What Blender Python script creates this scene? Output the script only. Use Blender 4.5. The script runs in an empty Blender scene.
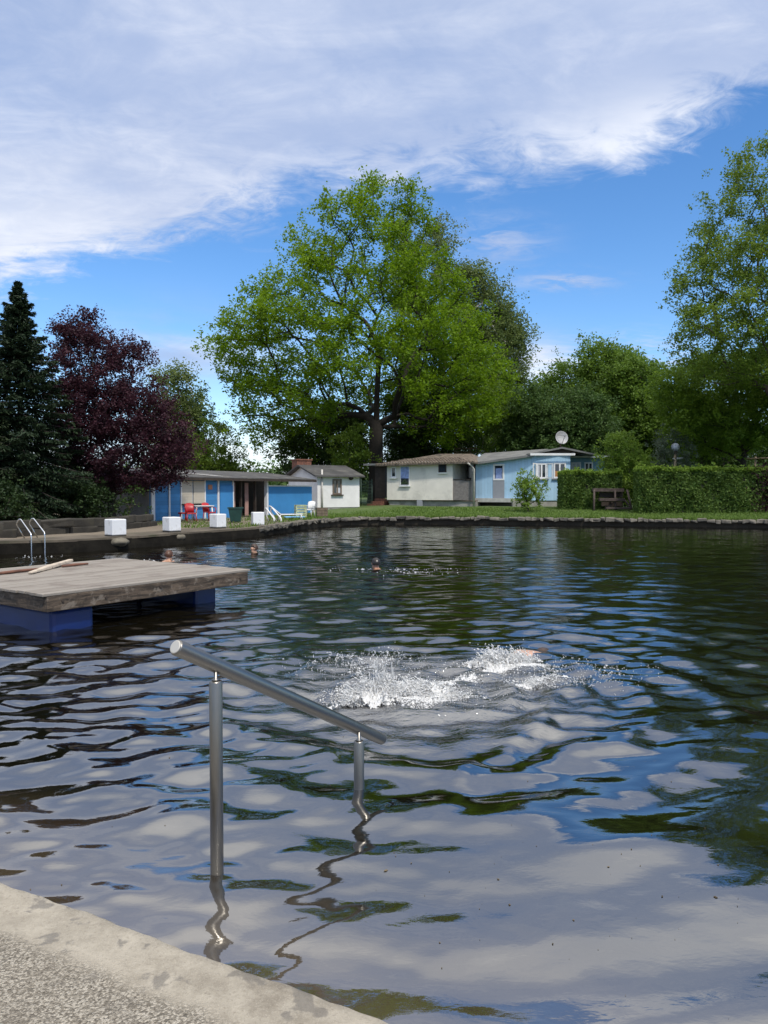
import bpy, bmesh, math, random
import numpy as np
from mathutils import Vector, Matrix

random.seed(7)
RNG = np.random.default_rng(7)
scene = bpy.context.scene
COL = scene.collection
PI = math.pi

# ------------------------------------------------------------------ camera
CAM_Z, FPX, PITCH = 1.6, 739.0, math.atan(22 / 739.0)
cam_data = bpy.data.cameras.new("camera")
cam = bpy.data.objects.new("camera", cam_data)
COL.objects.link(cam)
cam.location = (0, 0, CAM_Z)
cam.rotation_euler = (PI / 2 - PITCH, 0, 0)
cam_data.sensor_fit = 'VERTICAL'
cam_data.sensor_height = 36.0
cam_data.lens = 36.0 * FPX / 1024.0
cam_data.clip_start = 0.05
cam_data.clip_end = 3000
scene.camera = cam

# ------------------------------------------------------------------ sun, view
SUN_EL, SUN_AZ = 54.0, 152.0          # azimuth clockwise from +Y (north): behind the camera, to its right
sd = bpy.data.lights.new("sun", 'SUN')
sd.energy = 2.2
sd.angle = math.radians(4.0)
sd.color = (1.0, 0.94, 0.85)
sun = bpy.data.objects.new("sun", sd)
COL.objects.link(sun)
_el, _az = math.radians(SUN_EL), math.radians(SUN_AZ)
sdir = Vector((math.sin(_az) * math.cos(_el), math.cos(_az) * math.cos(_el), math.sin(_el)))
sun.rotation_euler = sdir.to_track_quat('Z', 'Y').to_euler()
sun.location = (20, -20, 40)
scene.view_settings.view_transform = 'Standard'
scene.view_settings.look = 'None'
scene.view_settings.gamma = 1.0
scene.view_settings.exposure = 0.42
scene.view_settings.use_curve_mapping = False
scene.cycles.max_bounces = 8
scene.cycles.transparent_max_bounces = 16
scene.cycles.transmission_bounces = 6
scene.cycles.glossy_bounces = 4
scene.cycles.diffuse_bounces = 3
scene.cycles.use_denoising = True
scene.cycles.sample_clamp_indirect = 4.0
scene.cycles.caustics_reflective = False
scene.cycles.caustics_refractive = False


class NT:
    """tiny helper for node trees"""
    def __init__(self, tree):
        self.t = tree; self.n = tree.nodes; self.l = tree.links
    def node(self, kind, **kw):
        nd = self.n.new(kind)
        for k, v in kw.items():
            if k == 'inp':
                for a, b in v.items():
                    self.set(nd.inputs[a], b)
            else:
                setattr(nd, k, v)
        return nd
    def set(self, sock, v):
        if isinstance(v, bpy.types.NodeSocket):
            self.l.new(v, sock)
        elif isinstance(v, bpy.types.Node):
            self.l.new(v.outputs[0], sock)
        else:
            sock.default_value = v
    def math(self, op, a, b=0.0, c=0.0, clamp=False):
        nd = self.n.new('ShaderNodeMath'); nd.operation = op; nd.use_clamp = clamp
        for i, v in enumerate((a, b, c)):
            self.set(nd.inputs[i], v)
        return nd.outputs[0]
    def smooth(self, x, lo, hi):
        nd = self.n.new('ShaderNodeMapRange'); nd.interpolation_type = 'SMOOTHSTEP'
        self.set(nd.inputs['Value'], x)
        self.set(nd.inputs['From Min'], lo); self.set(nd.inputs['From Max'], hi)
        return nd.outputs['Result']
    def mix(self, f, a, b, blend='MIX'):
        nd = self.n.new('ShaderNodeMix'); nd.data_type = 'RGBA'; nd.blend_type = blend
        self.set(nd.inputs['Factor'], f)
        for s, v in ((nd.inputs[6], a), (nd.inputs[7], b)):
            if isinstance(v, tuple) and len(v) == 3:
                v = (*v, 1)
            self.set(s, v)
        return nd.outputs[2]
    def noise(self, vec, scale, detail=3, rough=0.55, dist=0.0, dims='3D'):
        nd = self.n.new('ShaderNodeTexNoise'); nd.noise_dimensions = dims
        if vec is not None:
            self.set(nd.inputs['Vector'], vec)
        nd.inputs['Scale'].default_value = scale; nd.inputs['Detail'].default_value = detail
        nd.inputs['Roughness'].default_value = rough; nd.inputs['Distortion'].default_value = dist
        return nd.outputs[0]
    def mapping(self, vec, scale=(1, 1, 1), rot=(0, 0, 0), loc=(0, 0, 0)):
        nd = self.n.new('ShaderNodeMapping')
        self.set(nd.inputs['Vector'], vec)
        nd.inputs['Scale'].default_value = scale; nd.inputs['Rotation'].default_value = rot
        nd.inputs['Location'].default_value = loc
        return nd.outputs[0]


# ------------------------------------------------------------------ world: Nishita sky with cloud layer
world = bpy.data.worlds.new("World")
scene.world = world
world.use_nodes = True
w = NT(world.node_tree)
w.n.clear()
out = w.node('ShaderNodeOutputWorld')
bg = w.node('ShaderNodeBackground')
sky = w.node('ShaderNodeTexSky', sky_type='NISHITA')
sky.sun_disc = False
sky.sun_elevation = math.radians(SUN_EL)
sky.sun_rotation = math.radians(SUN_AZ)
sky.altitude = 200
sky.air_density = 1.0
sky.dust_density = 0.3
sky.ozone_density = 2.2
geo = w.node('ShaderNodeTexCoord')
sep = w.node('ShaderNodeSeparateXYZ', inp={0: geo.outputs['Generated']})
X, Y, Z = sep.outputs
skyc = w.node('ShaderNodeHueSaturation', inp={'Saturation': 1.20, 'Value': 1.0, 'Color': w.mix(1.0, sky.outputs[0], (0.98, 1.02, 1.10), 'MULTIPLY')})
zc = w.math('MAXIMUM', Z, 0.02)
den = w.math('ADD', zc, 0.16)
cp = w.node('ShaderNodeCombineXYZ', inp={0: w.math('DIVIDE', X, den), 1: w.math('DIVIDE', Y, den), 2: 0.0}).outputs[0]
ya = w.math('MAXIMUM', Y, 0.15)
u = w.math('DIVIDE', X, ya)
v = w.math('DIVIDE', Z, ya)
n1 = w.noise(w.mapping(cp, (1, 1.0, 1), loc=(3.1, 1.7, 0)), 1.3, 7, 0.58, 0.35)
n2 = w.noise(w.mapping(cp, (1.0, 1.7, 1), rot=(0, 0, 0.35), loc=(7, 2, 0)), 2.4, 7, 0.60, 0.9)
n4 = w.noise(w.mapping(cp, (1.0, 1.5, 1), rot=(0, 0, 0.5), loc=(2, 5, 0)), 7.5, 9, 0.66, 1.3)
n3 = w.noise(w.mapping(cp, (1, 1.4, 1), loc=(1.3, 9, 0)), 0.9, 5, 0.5, 0.2)
# edge of the big cloud sheet: v > .372 + .2 u
edge = w.math('SUBTRACT', v, w.math('ADD', 0.394, w.math('MULTIPLY', u, 0.08)))
edge = w.math('ADD', edge, w.math('MULTIPLY', w.math('MAXIMUM', w.math('SUBTRACT', w.math('MULTIPLY', u, -1.0), 0.20), 0.0), 0.24))
edge = w.math('SUBTRACT', edge, w.math('MULTIPLY', w.math('MAXIMUM', w.math('SUBTRACT', u, 0.31), 0.0), 0.55))
edge = w.math('ADD', edge, w.math('MULTIPLY', w.math('SUBTRACT', n1, 0.5), 0.26))
edge = w.math('ADD', edge, w.math('MULTIPLY', w.math('SUBTRACT', n2, 0.5), 0.14))
edge = w.math('ADD', edge, w.math('MULTIPLY', w.math('SUBTRACT', n4, 0.5), 0.15))
m1 = w.smooth(edge, -0.03, 0.07)
# wisps below it and low cumulus near the horizon
def blob(cu, cv, su, sv):
    a = w.math('DIVIDE', w.math('SUBTRACT', u, cu), su)
    b = w.math('DIVIDE', w.math('SUBTRACT', v, cv), sv)
    d = w.math('ADD', w.math('MULTIPLY', a, a), w.math('MULTIPLY', b, b))
    return w.math('EXPONENT', w.math('MULTIPLY', d, -1.0))
wisp = w.math('MULTIPLY', w.math('ADD', blob(0.155, 0.335, 0.055, 0.03), blob(0.24, 0.28, 0.06, 0.014)), w.smooth(w.math('ADD', w.math('MULTIPLY', n2, 0.5), w.math('MULTIPLY', n4, 0.5)), 0.44, 0.62))
wisp = w.math('ADD', wisp, w.math('MULTIPLY', blob(0.33, 0.17, 0.10, 0.03), w.smooth(n4, 0.42, 0.66)))
wisp = w.math('ADD', wisp, w.math('MULTIPLY', w.math('ADD', blob(-0.27, 0.19, 0.12, 0.05), blob(0.205, 0.17, 0.05, 0.035)), w.math('MULTIPLY', w.smooth(n1, 0.30, 0.55), 0.85)))
low = w.math('MULTIPLY', w.smooth(w.math('ADD', v, w.math('MULTIPLY', w.math('SUBTRACT', n1, 0.5), 0.16)), 0.115, 0.035), 0.85)
behind = w.math('MULTIPLY', w.smooth(Y, 0.25, -0.1), w.smooth(n3, 0.34, 0.56))
over = w.smooth(Z, 0.45, 0.62)
allc = w.math('MAXIMUM', m1, w.math('MAXIMUM', wisp, low))
allc = w.math('MULTIPLY', allc, w.smooth(Y, -0.1, 0.2))
allc = w.math('MAXIMUM', allc, behind)
allc = w.math('MAXIMUM', allc, w.math('MULTIPLY', over, w.smooth(n1, 0.18, 0.40)), clamp=False)
# translucency of the sheet: thin veils let the blue through
thick = w.math('ADD', 0.66, w.math('MULTIPLY', w.smooth(n1, 0.33, 0.62), 0.34))
allc = w.math('MULTIPLY', allc, thick, clamp=True)
grey = (0.33, 0.41, 0.60)
white = (0.84, 0.85, 0.88)
shade = w.math('ADD', w.math('ADD', w.math('MULTIPLY', n2, 0.35), w.math('MULTIPLY', n4, 0.16)), w.math('MULTIPLY', n3, 0.78))
bright = w.math('ADD', w.math('MULTIPLY', blob(0.40, 0.47, 0.17, 0.065), 0.9), w.math('MULTIPLY', blob(-0.47, 0.33, 0.20, 0.08), 0.5))
bright = w.math('ADD', bright, w.math('MULTIPLY', w.math('ADD', blob(-0.17, 0.06, 0.15, 0.07), blob(0.21, 0.17, 0.06, 0.03)), 0.6))
bright = w.math('ADD', bright, w.math('MULTIPLY', w.smooth(Z, 0.46, 0.64), 0.25))
cf = w.math('ADD', w.smooth(shade, 0.55, 0.95), bright, clamp=True)
cloudc = w.mix(w.math('MULTIPLY', cf, 0.9), grey, white)
cloudc = w.mix(w.smooth(Z, 0.50, 0.72), cloudc, (0.84, 0.85, 0.88))
cloudc = w.mix(w.smooth(Z, 0.68, 0.95), cloudc, (1.25, 1.24, 1.22))  # unseen overhead cloud, brightened to lift water reflections and ambient light
cloud_em = w.node('ShaderNodeBackground', inp={'Color': cloudc, 'Strength': 1.0})
bg.inputs['Strength'].default_value = 0.130
w.set(bg.inputs['Color'], skyc.outputs[0])
mixw = w.node('ShaderNodeMixShader', inp={0: allc, 1: bg.outputs[0], 2: cloud_em.outputs[0]})
w.l.new(mixw.outputs[0], out.inputs[0])

# ------------------------------------------------------------------ projection helpers (used to measure real positions off the picture)
_f = Vector((0, math.cos(PITCH), -math.sin(PITCH)))
_u = Vector((0, math.sin(PITCH), math.cos(PITCH)))
def ray(px, py):
    return _f * FPX + Vector((1, 0, 0)) * (px - 384) + _u * (512 - py)
def at(px, py, D):
    r = ray(px, py)
    return Vector((0, 0, CAM_Z)) + r * (D / r.y)
def ground(px, py, z=0.0):
    r = ray(px, py)
    return Vector((0, 0, CAM_Z)) + r * ((z - CAM_Z) / r.z)
def on_line(px, A, B):
    """point of plan line A-B seen in picture column px (2-D)"""
    k = (px - 384) / FPX           # x = k*y (pitch is tiny)
    t = (k * A[1] - A[0]) / ((B[0] - A[0]) - k * (B[1] - A[1]))
    return Vector((A[0] + (B[0] - A[0]) * t, A[1] + (B[1] - A[1]) * t))
def zat(py, D):
    return at(384, py, D).z

# ------------------------------------------------------------------ materials
MATS = {}
def material(name, color, rough=0.6, metal=0.0, var=0.15, vscale=4.0, bump=0.0, bscale=20.0,
             spec=0.5, stain=None, stain_amt=0.0, stain_scale=1.5, streak=(1, 1, 1), coat=0.0):
    if name in MATS:
        return MATS[name]
    m = bpy.data.materials.new(name); m.use_nodes = True
    t = NT(m.node_tree)
    b = t.n['Principled BSDF']
    tc = t.node('ShaderNodeTexCoord').outputs['Object']
    nz = t.noise(t.mapping(tc, streak), vscale, 5, 0.6)
    dark = tuple(c * (1 - var) for c in color); lite = tuple(min(1, c * (1 + var)) for c in color)
    c = t.mix(t.smooth(nz, 0.3, 0.7), dark, lite)
    if stain:
        s = t.noise(tc, stain_scale, 6, 0.65, 0.3)
        c = t.mix(t.math('MULTIPLY', t.smooth(s, 0.52, 0.68), stain_amt), c, stain)
    t.set(b.inputs['Base Color'], c)
    t.set(b.inputs['Roughness'], t.math('ADD', rough - 0.06, t.math('MULTIPLY', nz, 0.12)))
    b.inputs['Metallic'].default_value = metal
    b.inputs['Specular IOR Level'].default_value = spec
    b.inputs['Coat Weight'].default_value = coat
    if bump:
        bn = t.noise(t.mapping(tc, streak), bscale, 6, 0.65)
        bp = t.node('ShaderNodeBump', inp={'Strength': bump, 'Distance': 0.02, 'Height': bn})
        t.l.new(bp.outputs[0], b.inputs['Normal'])
    MATS[name] = m
    return m

def board_material(name, color, step, axis='x', rough=0.6, groove=0.4, var=0.1, stain=(0.2, 0.2, 0.18), amt=0.3):
    """painted or bare boards: dark thin grooves at a regular step along an axis of the object"""
    m = bpy.data.materials.new(name); m.use_nodes = True
    t = NT(m.node_tree); b = t.n['Principled BSDF']
    tc = t.node('ShaderNodeTexCoord').outputs['Object']
    s = t.node('ShaderNodeSeparateXYZ', inp={0: tc})
    a = s.outputs[{'x': 0, 'y': 1, 'z': 2}[axis]]
    q = t.math('DIVIDE', a, step)
    fr = t.math('FRACT', q)
    gr = t.math('LESS_THAN', fr, 0.07)
    wn = t.node('ShaderNodeTexWhiteNoise', noise_dimensions='1D', inp={'W': t.math('FLOOR', q)}).outputs[0]
    nz = t.noise(tc, 3.0, 5, 0.6)
    c = t.mix(wn, tuple(x * (1 - var) for x in color), tuple(min(1, x * (1 + var)) for x in color))
    c = t.mix(t.math('MULTIPLY', t.smooth(nz, 0.48, 0.72), amt), c, stain)
    c = t.mix(t.math('MULTIPLY', gr, groove), c, tuple(x * 0.35 for x in color))
    t.set(b.inputs['Base Color'], c)
    b.inputs['Roughness'].default_value = rough
    bp = t.node('ShaderNodeBump', inp={'Strength': 0.5, 'Distance': 0.01, 'Height': t.math('SUBTRACT', 1.0, gr)})
    t.l.new(bp.outputs[0], b.inputs['Normal'])
    return m

def leaf_material(name, c1, c2, trans=0.35, rough=0.55):
    m = bpy.data.materials.new(name); m.use_nodes = True
    t = NT(m.node_tree); b = t.n['Principled BSDF']
    at_ = t.node('ShaderNodeAttribute', attribute_name='tone')
    c = t.mix(at_.outputs['Fac'], c1, c2)
    t.set(b.inputs['Base Color'], c)
    b.inputs['Roughness'].default_value = rough
    b.inputs['Specular IOR Level'].default_value = 0.25
    tr = t.node('ShaderNodeBsdfTranslucent')
    t.set(tr.inputs['Color'], t.mix(0.6, c, tuple(min(1, x * 1.7) for x in c2)))
    mx = t.node('ShaderNodeMixShader', inp={0: trans, 1: b.outputs[0], 2: tr.outputs[0]})
    t.l.new(mx.outputs[0], t.n['Material Output'].inputs['Surface'])
    return m

def glass_pane(name='window glass', col=(0.03, 0.04, 0.05)):
    return material(name, col, 0.08, 0, 0.3, 2.0, spec=0.9)

# ------------------------------------------------------------------ object helpers
WORLD = {}
def thing(name, label, cat, loc=(0, 0, 0), rz=0.0, group=None):
    o = bpy.data.objects.new(name, None); COL.objects.link(o)
    o.empty_display_size = 0.2
    o.location = loc; o.rotation_euler = (0, 0, rz)
    o['label'] = label; o['category'] = cat
    if group: o['group'] = group
    WORLD[o.name] = Matrix.Translation(Vector(loc)) @ Matrix.Rotation(rz, 4, 'Z')
    return o
def tag(o, label=None, cat=None, group=None, kind=None):
    for k, val in (('label', label), ('category', cat), ('group', group), ('kind', kind)):
        if val: o[k] = val
    return o
def link(me, name, mat, parent=None):
    o = bpy.data.objects.new(name, me); COL.objects.link(o)
    if mat is not None: me.materials.append(mat)
    if parent is not None:
        o.parent = parent
    return o
def copy_tree(src, parent=None):
    c = src.copy(); COL.objects.link(c)
    if parent is not None: c.parent = parent
    for ch in list(src.children):
        copy_tree(ch, c)
    return c

class MB:
    """collects shapes as verts and faces, built as one mesh object"""
    def __init__(self): self.v = []; self.f = []; self.smooth = []
    def add(self, vs, fs, smooth=False):
        n = len(self.v)
        self.v += [tuple(x) for x in vs]
        self.f += [tuple(i + n for i in f) for f in fs]
        self.smooth += [smooth] * len(fs)
        return self
    def box(self, c, s, rz=0.0, rx=0.0, ry=0.0):
        M = Matrix.Translation(Vector(c)) @ Matrix.Rotation(rz, 4, 'Z') @ Matrix.Rotation(ry, 4, 'Y') @ Matrix.Rotation(rx, 4, 'X')
        vs = [M @ Vector((s[0] / 2 * a, s[1] / 2 * b, s[2] / 2 * d)) for a in (-1, 1) for b in (-1, 1) for d in (-1, 1)]
        return self.add(vs, [(0, 1, 3, 2), (4, 6, 7, 5), (0, 4, 5, 1), (2, 3, 7, 6), (0, 2, 6, 4), (1, 5, 7, 3)])
    def prism(self, poly, z0, z1):
        """footprint polygon (counter-clockwise), z0/z1 a number or one per corner"""
        n = len(poly)
        z0 = z0 if hasattr(z0, '__len__') else [z0] * n
        z1 = z1 if hasattr(z1, '__len__') else [z1] * n
        vs = [(p[0], p[1], z0[i]) for i, p in enumerate(poly)] + [(p[0], p[1], z1[i]) for i, p in enumerate(poly)]
        fs = [tuple(reversed(range(n))), tuple(range(n, 2 * n))] + [(i, (i + 1) % n, n + (i + 1) % n, n + i) for i in range(n)]
        return self.add(vs, fs)
    def tube(self, pts, r, seg=10, caps=True):
        pts = [Vector(p) for p in pts]; n = len(pts)
        rs = r if hasattr(r, '__len__') else [r] * n
        vs = []; prev = None
        for i, p in enumerate(pts):
            d = (pts[min(i + 1, n - 1)] - pts[max(i - 1, 0)]).normalized()
            a = prev - d * prev.dot(d) if prev is not None else (Vector((0, 0, 1)).cross(d) if abs(d.z) < 0.95 else Vector((1, 0, 0)).cross(d))
            if a.length < 1e-6: a = Vector((1, 0, 0)).cross(d)
            a.normalize(); b = d.cross(a); prev = a
            for k in range(seg):
                t = 2 * PI * k / seg
                vs.append(p + (a * math.cos(t) + b * math.sin(t)) * rs[i])
        fs = [(i * seg + k, i * seg + (k + 1) % seg, (i + 1) * seg + (k + 1) % seg, (i + 1) * seg + k) for i in range(n - 1) for k in range(seg)]
        self.add(vs, fs, True)
        if caps:
            m = len(self.v) - len(vs)
            self.f += [tuple(m + k for k in reversed(range(seg))), tuple(m + (n - 1) * seg + k for k in range(seg))]
            self.smooth += [False, False]
        return self
    def lathe(self, c, prof, seg=24, tilt=None):
        """profile of (radius, height) about the vertical through c"""
        M = tilt if tilt is not None else Matrix.Identity(4)
        vs = []
        for r, h in prof:
            for k in range(seg):
                t = 2 * PI * k / seg
                vs.append(Vector(c) + (M @ Vector((r * math.cos(t), r * math.sin(t), h))))
        n = len(prof)
        fs = [(i * seg + k, i * seg + (k + 1) % seg, (i + 1) * seg + (k + 1) % seg, (i + 1) * seg + k) for i in range(n - 1) for k in range(seg)]
        self.add(vs, fs, True)
        m = len(self.v) - len(vs)
        self.f += [tuple(m + k for k in reversed(range(seg))), tuple(m + (n - 1) * seg + k for k in range(seg))]
        self.smooth += [False, False]
        return self
    def build(self, name, mat, parent=None, world=True, bevel=0.0, chain=None):
        """world: points are world points and are moved into the frame of the root thing"""
        me = bpy.data.meshes.new(name)
        vs = self.v
        root = parent
        while root is not None and root.parent is not None: root = root.parent
        if world and root is not None:
            if root.name in WORLD:
                Mi = WORLD[root.name].inverted()
                vs = [tuple(Mi @ Vector(x)) for x in vs]
        me.from_pydata(vs, [], self.f)
        me.polygons.foreach_set('use_smooth', self.smooth)
        me.update()
        o = link(me, name, mat, parent)
        if bevel:
            b = o.modifiers.new('bevel', 'BEVEL'); b.width = bevel; b.segments = 2; b.limit_method = 'ANGLE'
        return o

def np_mesh(name, verts, quads, mat, parent=None, tone=None, smooth=False):
    me = bpy.data.meshes.new(name)
    nv, nf = len(verts), len(quads); k = quads.shape[1]
    me.vertices.add(nv); me.vertices.foreach_set('co', np.ascontiguousarray(verts, dtype=np.float32).ravel())
    me.loops.add(nf * k); me.loops.foreach_set('vertex_index', np.ascontiguousarray(quads, dtype=np.int32).ravel())
    me.polygons.add(nf)
    me.polygons.foreach_set('loop_start', np.arange(0, nf * k, k, dtype=np.int32))
    me.polygons.foreach_set('loop_total', np.full(nf, k, dtype=np.int32))
    me.polygons.foreach_set('use_smooth', np.full(nf, smooth, dtype=bool))
    me.update(calc_edges=True); me.validate()
    if tone is not None:
        a = me.attributes.new('tone', 'FLOAT', 'POINT'); a.data.foreach_set('value', tone.astype(np.float32))
    return link(me, name, mat, parent)

def unit(a):
    return a / np.maximum(np.linalg.norm(a, axis=1, keepdims=True), 1e-9)

def leaves(centers, size, tone, up=0.35, aspect=0.62, along=None, fold=0.25):
    """leaf-shaped four-point blades at random attitudes -> verts, quads, tone per vertex"""
    n = len(centers)
    nrm = RNG.normal(size=(n, 3)); nrm[:, 2] = np.abs(nrm[:, 2]) + up; nrm = unit(nrm)
    t = RNG.normal(size=(n, 3)) if along is None else along + RNG.normal(size=(n, 3)) * 0.35
    t = unit(t - nrm * np.sum(t * nrm, axis=1, keepdims=True))
    b = np.cross(nrm, t)
    s = (size * RNG.uniform(0.65, 1.3, n))[:, None]
    v = np.empty((n, 4, 3))
    v[:, 0] = centers - t * s * 0.5
    v[:, 1] = centers + b * s * aspect * 0.5 + nrm * s * fold * 0.3 + t * s * 0.05
    v[:, 2] = centers + t * s * 0.5
    v[:, 3] = centers - b * s * aspect * 0.5 + nrm * s * fold * 0.3 + t * s * 0.05
    q = np.arange(n * 4).reshape(n, 4)
    return v.reshape(-1, 3), q, np.repeat(tone, 4)

# ================================================================== THE SETTING
# pool outline (world XY), counter-clockwise seen from above, starting near the camera
K0, K1 = ground(0, 879, 0.15), ground(398, 1023, 0.15)          # outer edge of the near kerb
kd = Vector((K1.x - K0.x, K1.y - K0.y)).normalized()            # along the kerb, left to right
kn = Vector((-kd.y, kd.x))                                      # out over the water
K0 = Vector((K0.x, K0.y)); K1 = Vector((K1.x, K1.y))
bank_px = [(768, 521.0), (680, 520), (600, 519), (540, 518.6), (480, 518), (430, 517.8), (384, 518), (350, 518.6), (330, 519.5), (300, 522), (257, 528), (217, 531), (170, 534.5), (113, 538.5), (60, 541), (0, 542.5)]
bank = []
for px, py in bank_px:
    p = ground(px, py, 0.3); bank.append(Vector((p.x, p.y)))
near_left = K0 - kd * 13.0
near_right = K1 + kd * 16.0
pool = [near_left, K0, K1, near_right, Vector((24.0, 6.0)), Vector((25.0, 29.0))] + bank + [Vector((-11.8, 16.0)), Vector((-13.0, 12.5))]
pc = Vector((4.0, 18.0))
def edge_z(p):
    # 0.30 on far and left banks, 0.10 (under the paving slabs) at the camera's side
    t = min(1, max(0, ((p - K0).dot(kn) - 1.0) / 6.0))
    return 0.095 + 0.205 * t
# subdivide the outline
fine = []
for i in range(len(pool)):
    a, b = pool[i], pool[(i + 1) % len(pool)]
    n = max(1, int((b - a).length / 0.8))
    for k in range(n): fine.append(a.lerp(b, k / n))
def gz(p, d):
    """ground height a distance d behind the pool's edge"""
    z = edge_z(p)
    far = min(1, max(0, (p.x + 3.0) / 4.0)) * min(1, max(0, (p.y - 20) / 8.0))
    s = min(1, max(0, (d - 0.8) / 9.0)); s = s * s * (3 - 2 * s)
    return z + s * (0.05 + 0.27 * far)
def ground_z(x, y):
    """height of the ground under a world point"""
    p = Vector((x, y)); d = min((p - q).length for q in fine)
    near = min(fine, key=lambda q: (p - q).length)
    return gz(near, d)
rings = [0.0, 0.4, 1.2, 2.5, 4, 6, 8, 10.5, 14, 20, 40, 100, 400, 1500]
N = len(fine)
gv = []; gf = []
for q in fine: gv.append((q.x, q.y, -2.6))
for ri, d in enumerate(rings):
    for q in fine:
        dr = (q - pc).normalized(); p = q + dr * d
        jit = 0.0 if ri < 1 or d > 30 else 0.03 * (math.sin(p.x * 2.1) + math.sin(p.y * 1.7 + p.x))
        if (q - K0).dot(kn) < 1.0: jit = 0
        gv.append((p.x, p.y, gz(q, d) + jit * 0.6))
for ri in range(len(rings)):
    for k in range(N):
        a = ri * N + k; b = ri * N + (k + 1) % N
        gf.append((a, b, b + N, a + N))
gm = bpy.data.meshes.new('ground'); gm.from_pydata(gv, [], gf); gm.update()

# ground material: lawn, with sandy trodden soil on the left bank
m = bpy.data.materials.new('lawn and soil'); m.use_nodes = True
t = NT(m.node_tree); b = t.n['Principled BSDF']
tc = t.node('ShaderNodeTexCoord').outputs['Object']
sx = t.node('ShaderNodeSeparateXYZ', inp={0: tc})
nA = t.noise(tc, 0.9, 6, 0.6); nB = t.noise(tc, 14.0, 5, 0.7)
gcol = t.mix(t.smooth(nB, 0.3, 0.7), (0.045, 0.085, 0.015), (0.10, 0.16, 0.035))
gcol = t.mix(t.math('MULTIPLY', t.smooth(nA, 0.45, 0.7), 0.35), gcol, (0.17, 0.16, 0.06))
scol = t.mix(nB, (0.13, 0.10, 0.075), (0.26, 0.22, 0.16))
mask = t.math('ADD', sx.outputs[0], t.math('MULTIPLY', t.math('SUBTRACT', nA, 0.5), 3.0))
mask = t.smooth(mask, -3.4, -4.6)
wet = t.smooth(sx.outputs[2], 0.285, 0.25)
c = t.mix(mask, gcol, scol)
c = t.mix(wet, c, (0.035, 0.028, 0.018))
t.set(b.inputs['Base Color'], c); b.inputs['Roughness'].default_value = 0.9
bp = t.node('ShaderNodeBump', inp={'Strength': 0.6, 'Distance': 0.05, 'Height': nB}); t.l.new(bp.outputs[0], b.inputs['Normal'])
tag(link(gm, 'ground', m), kind='structure')

# pool floor and the broad steps that lead down from the near kerb
silt = material('silted concrete', (0.17, 0.115, 0.06), 0.85, var=0.35, vscale=3.0, bump=0.3, stain=(0.07, 0.06, 0.03), stain_amt=0.7)
fl = MB(); fl.add([(-60, -10, -2.5), (60, -10, -2.5), (60, 60, -2.5), (-60, 60, -2.5)], [(0, 1, 2, 3)])
tag(fl.build('pool_floor', silt), kind='structure')
st = MB()
for i in range(9):
    o0 = K0 - kd * 9 + kn * (0.005 + 0.42 * i); o1 = K1 + kd * 12 + kn * (0.005 + 0.42 * i)
    e1 = o1 + kn * 0.42; e0 = o0 + kn * 0.42
    st.prism([o0, o1, e1, e0], -2.6 - 0.01 * i, -0.17 - 0.19 * i)
tag(st.build('steps', silt), kind='structure')

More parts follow.
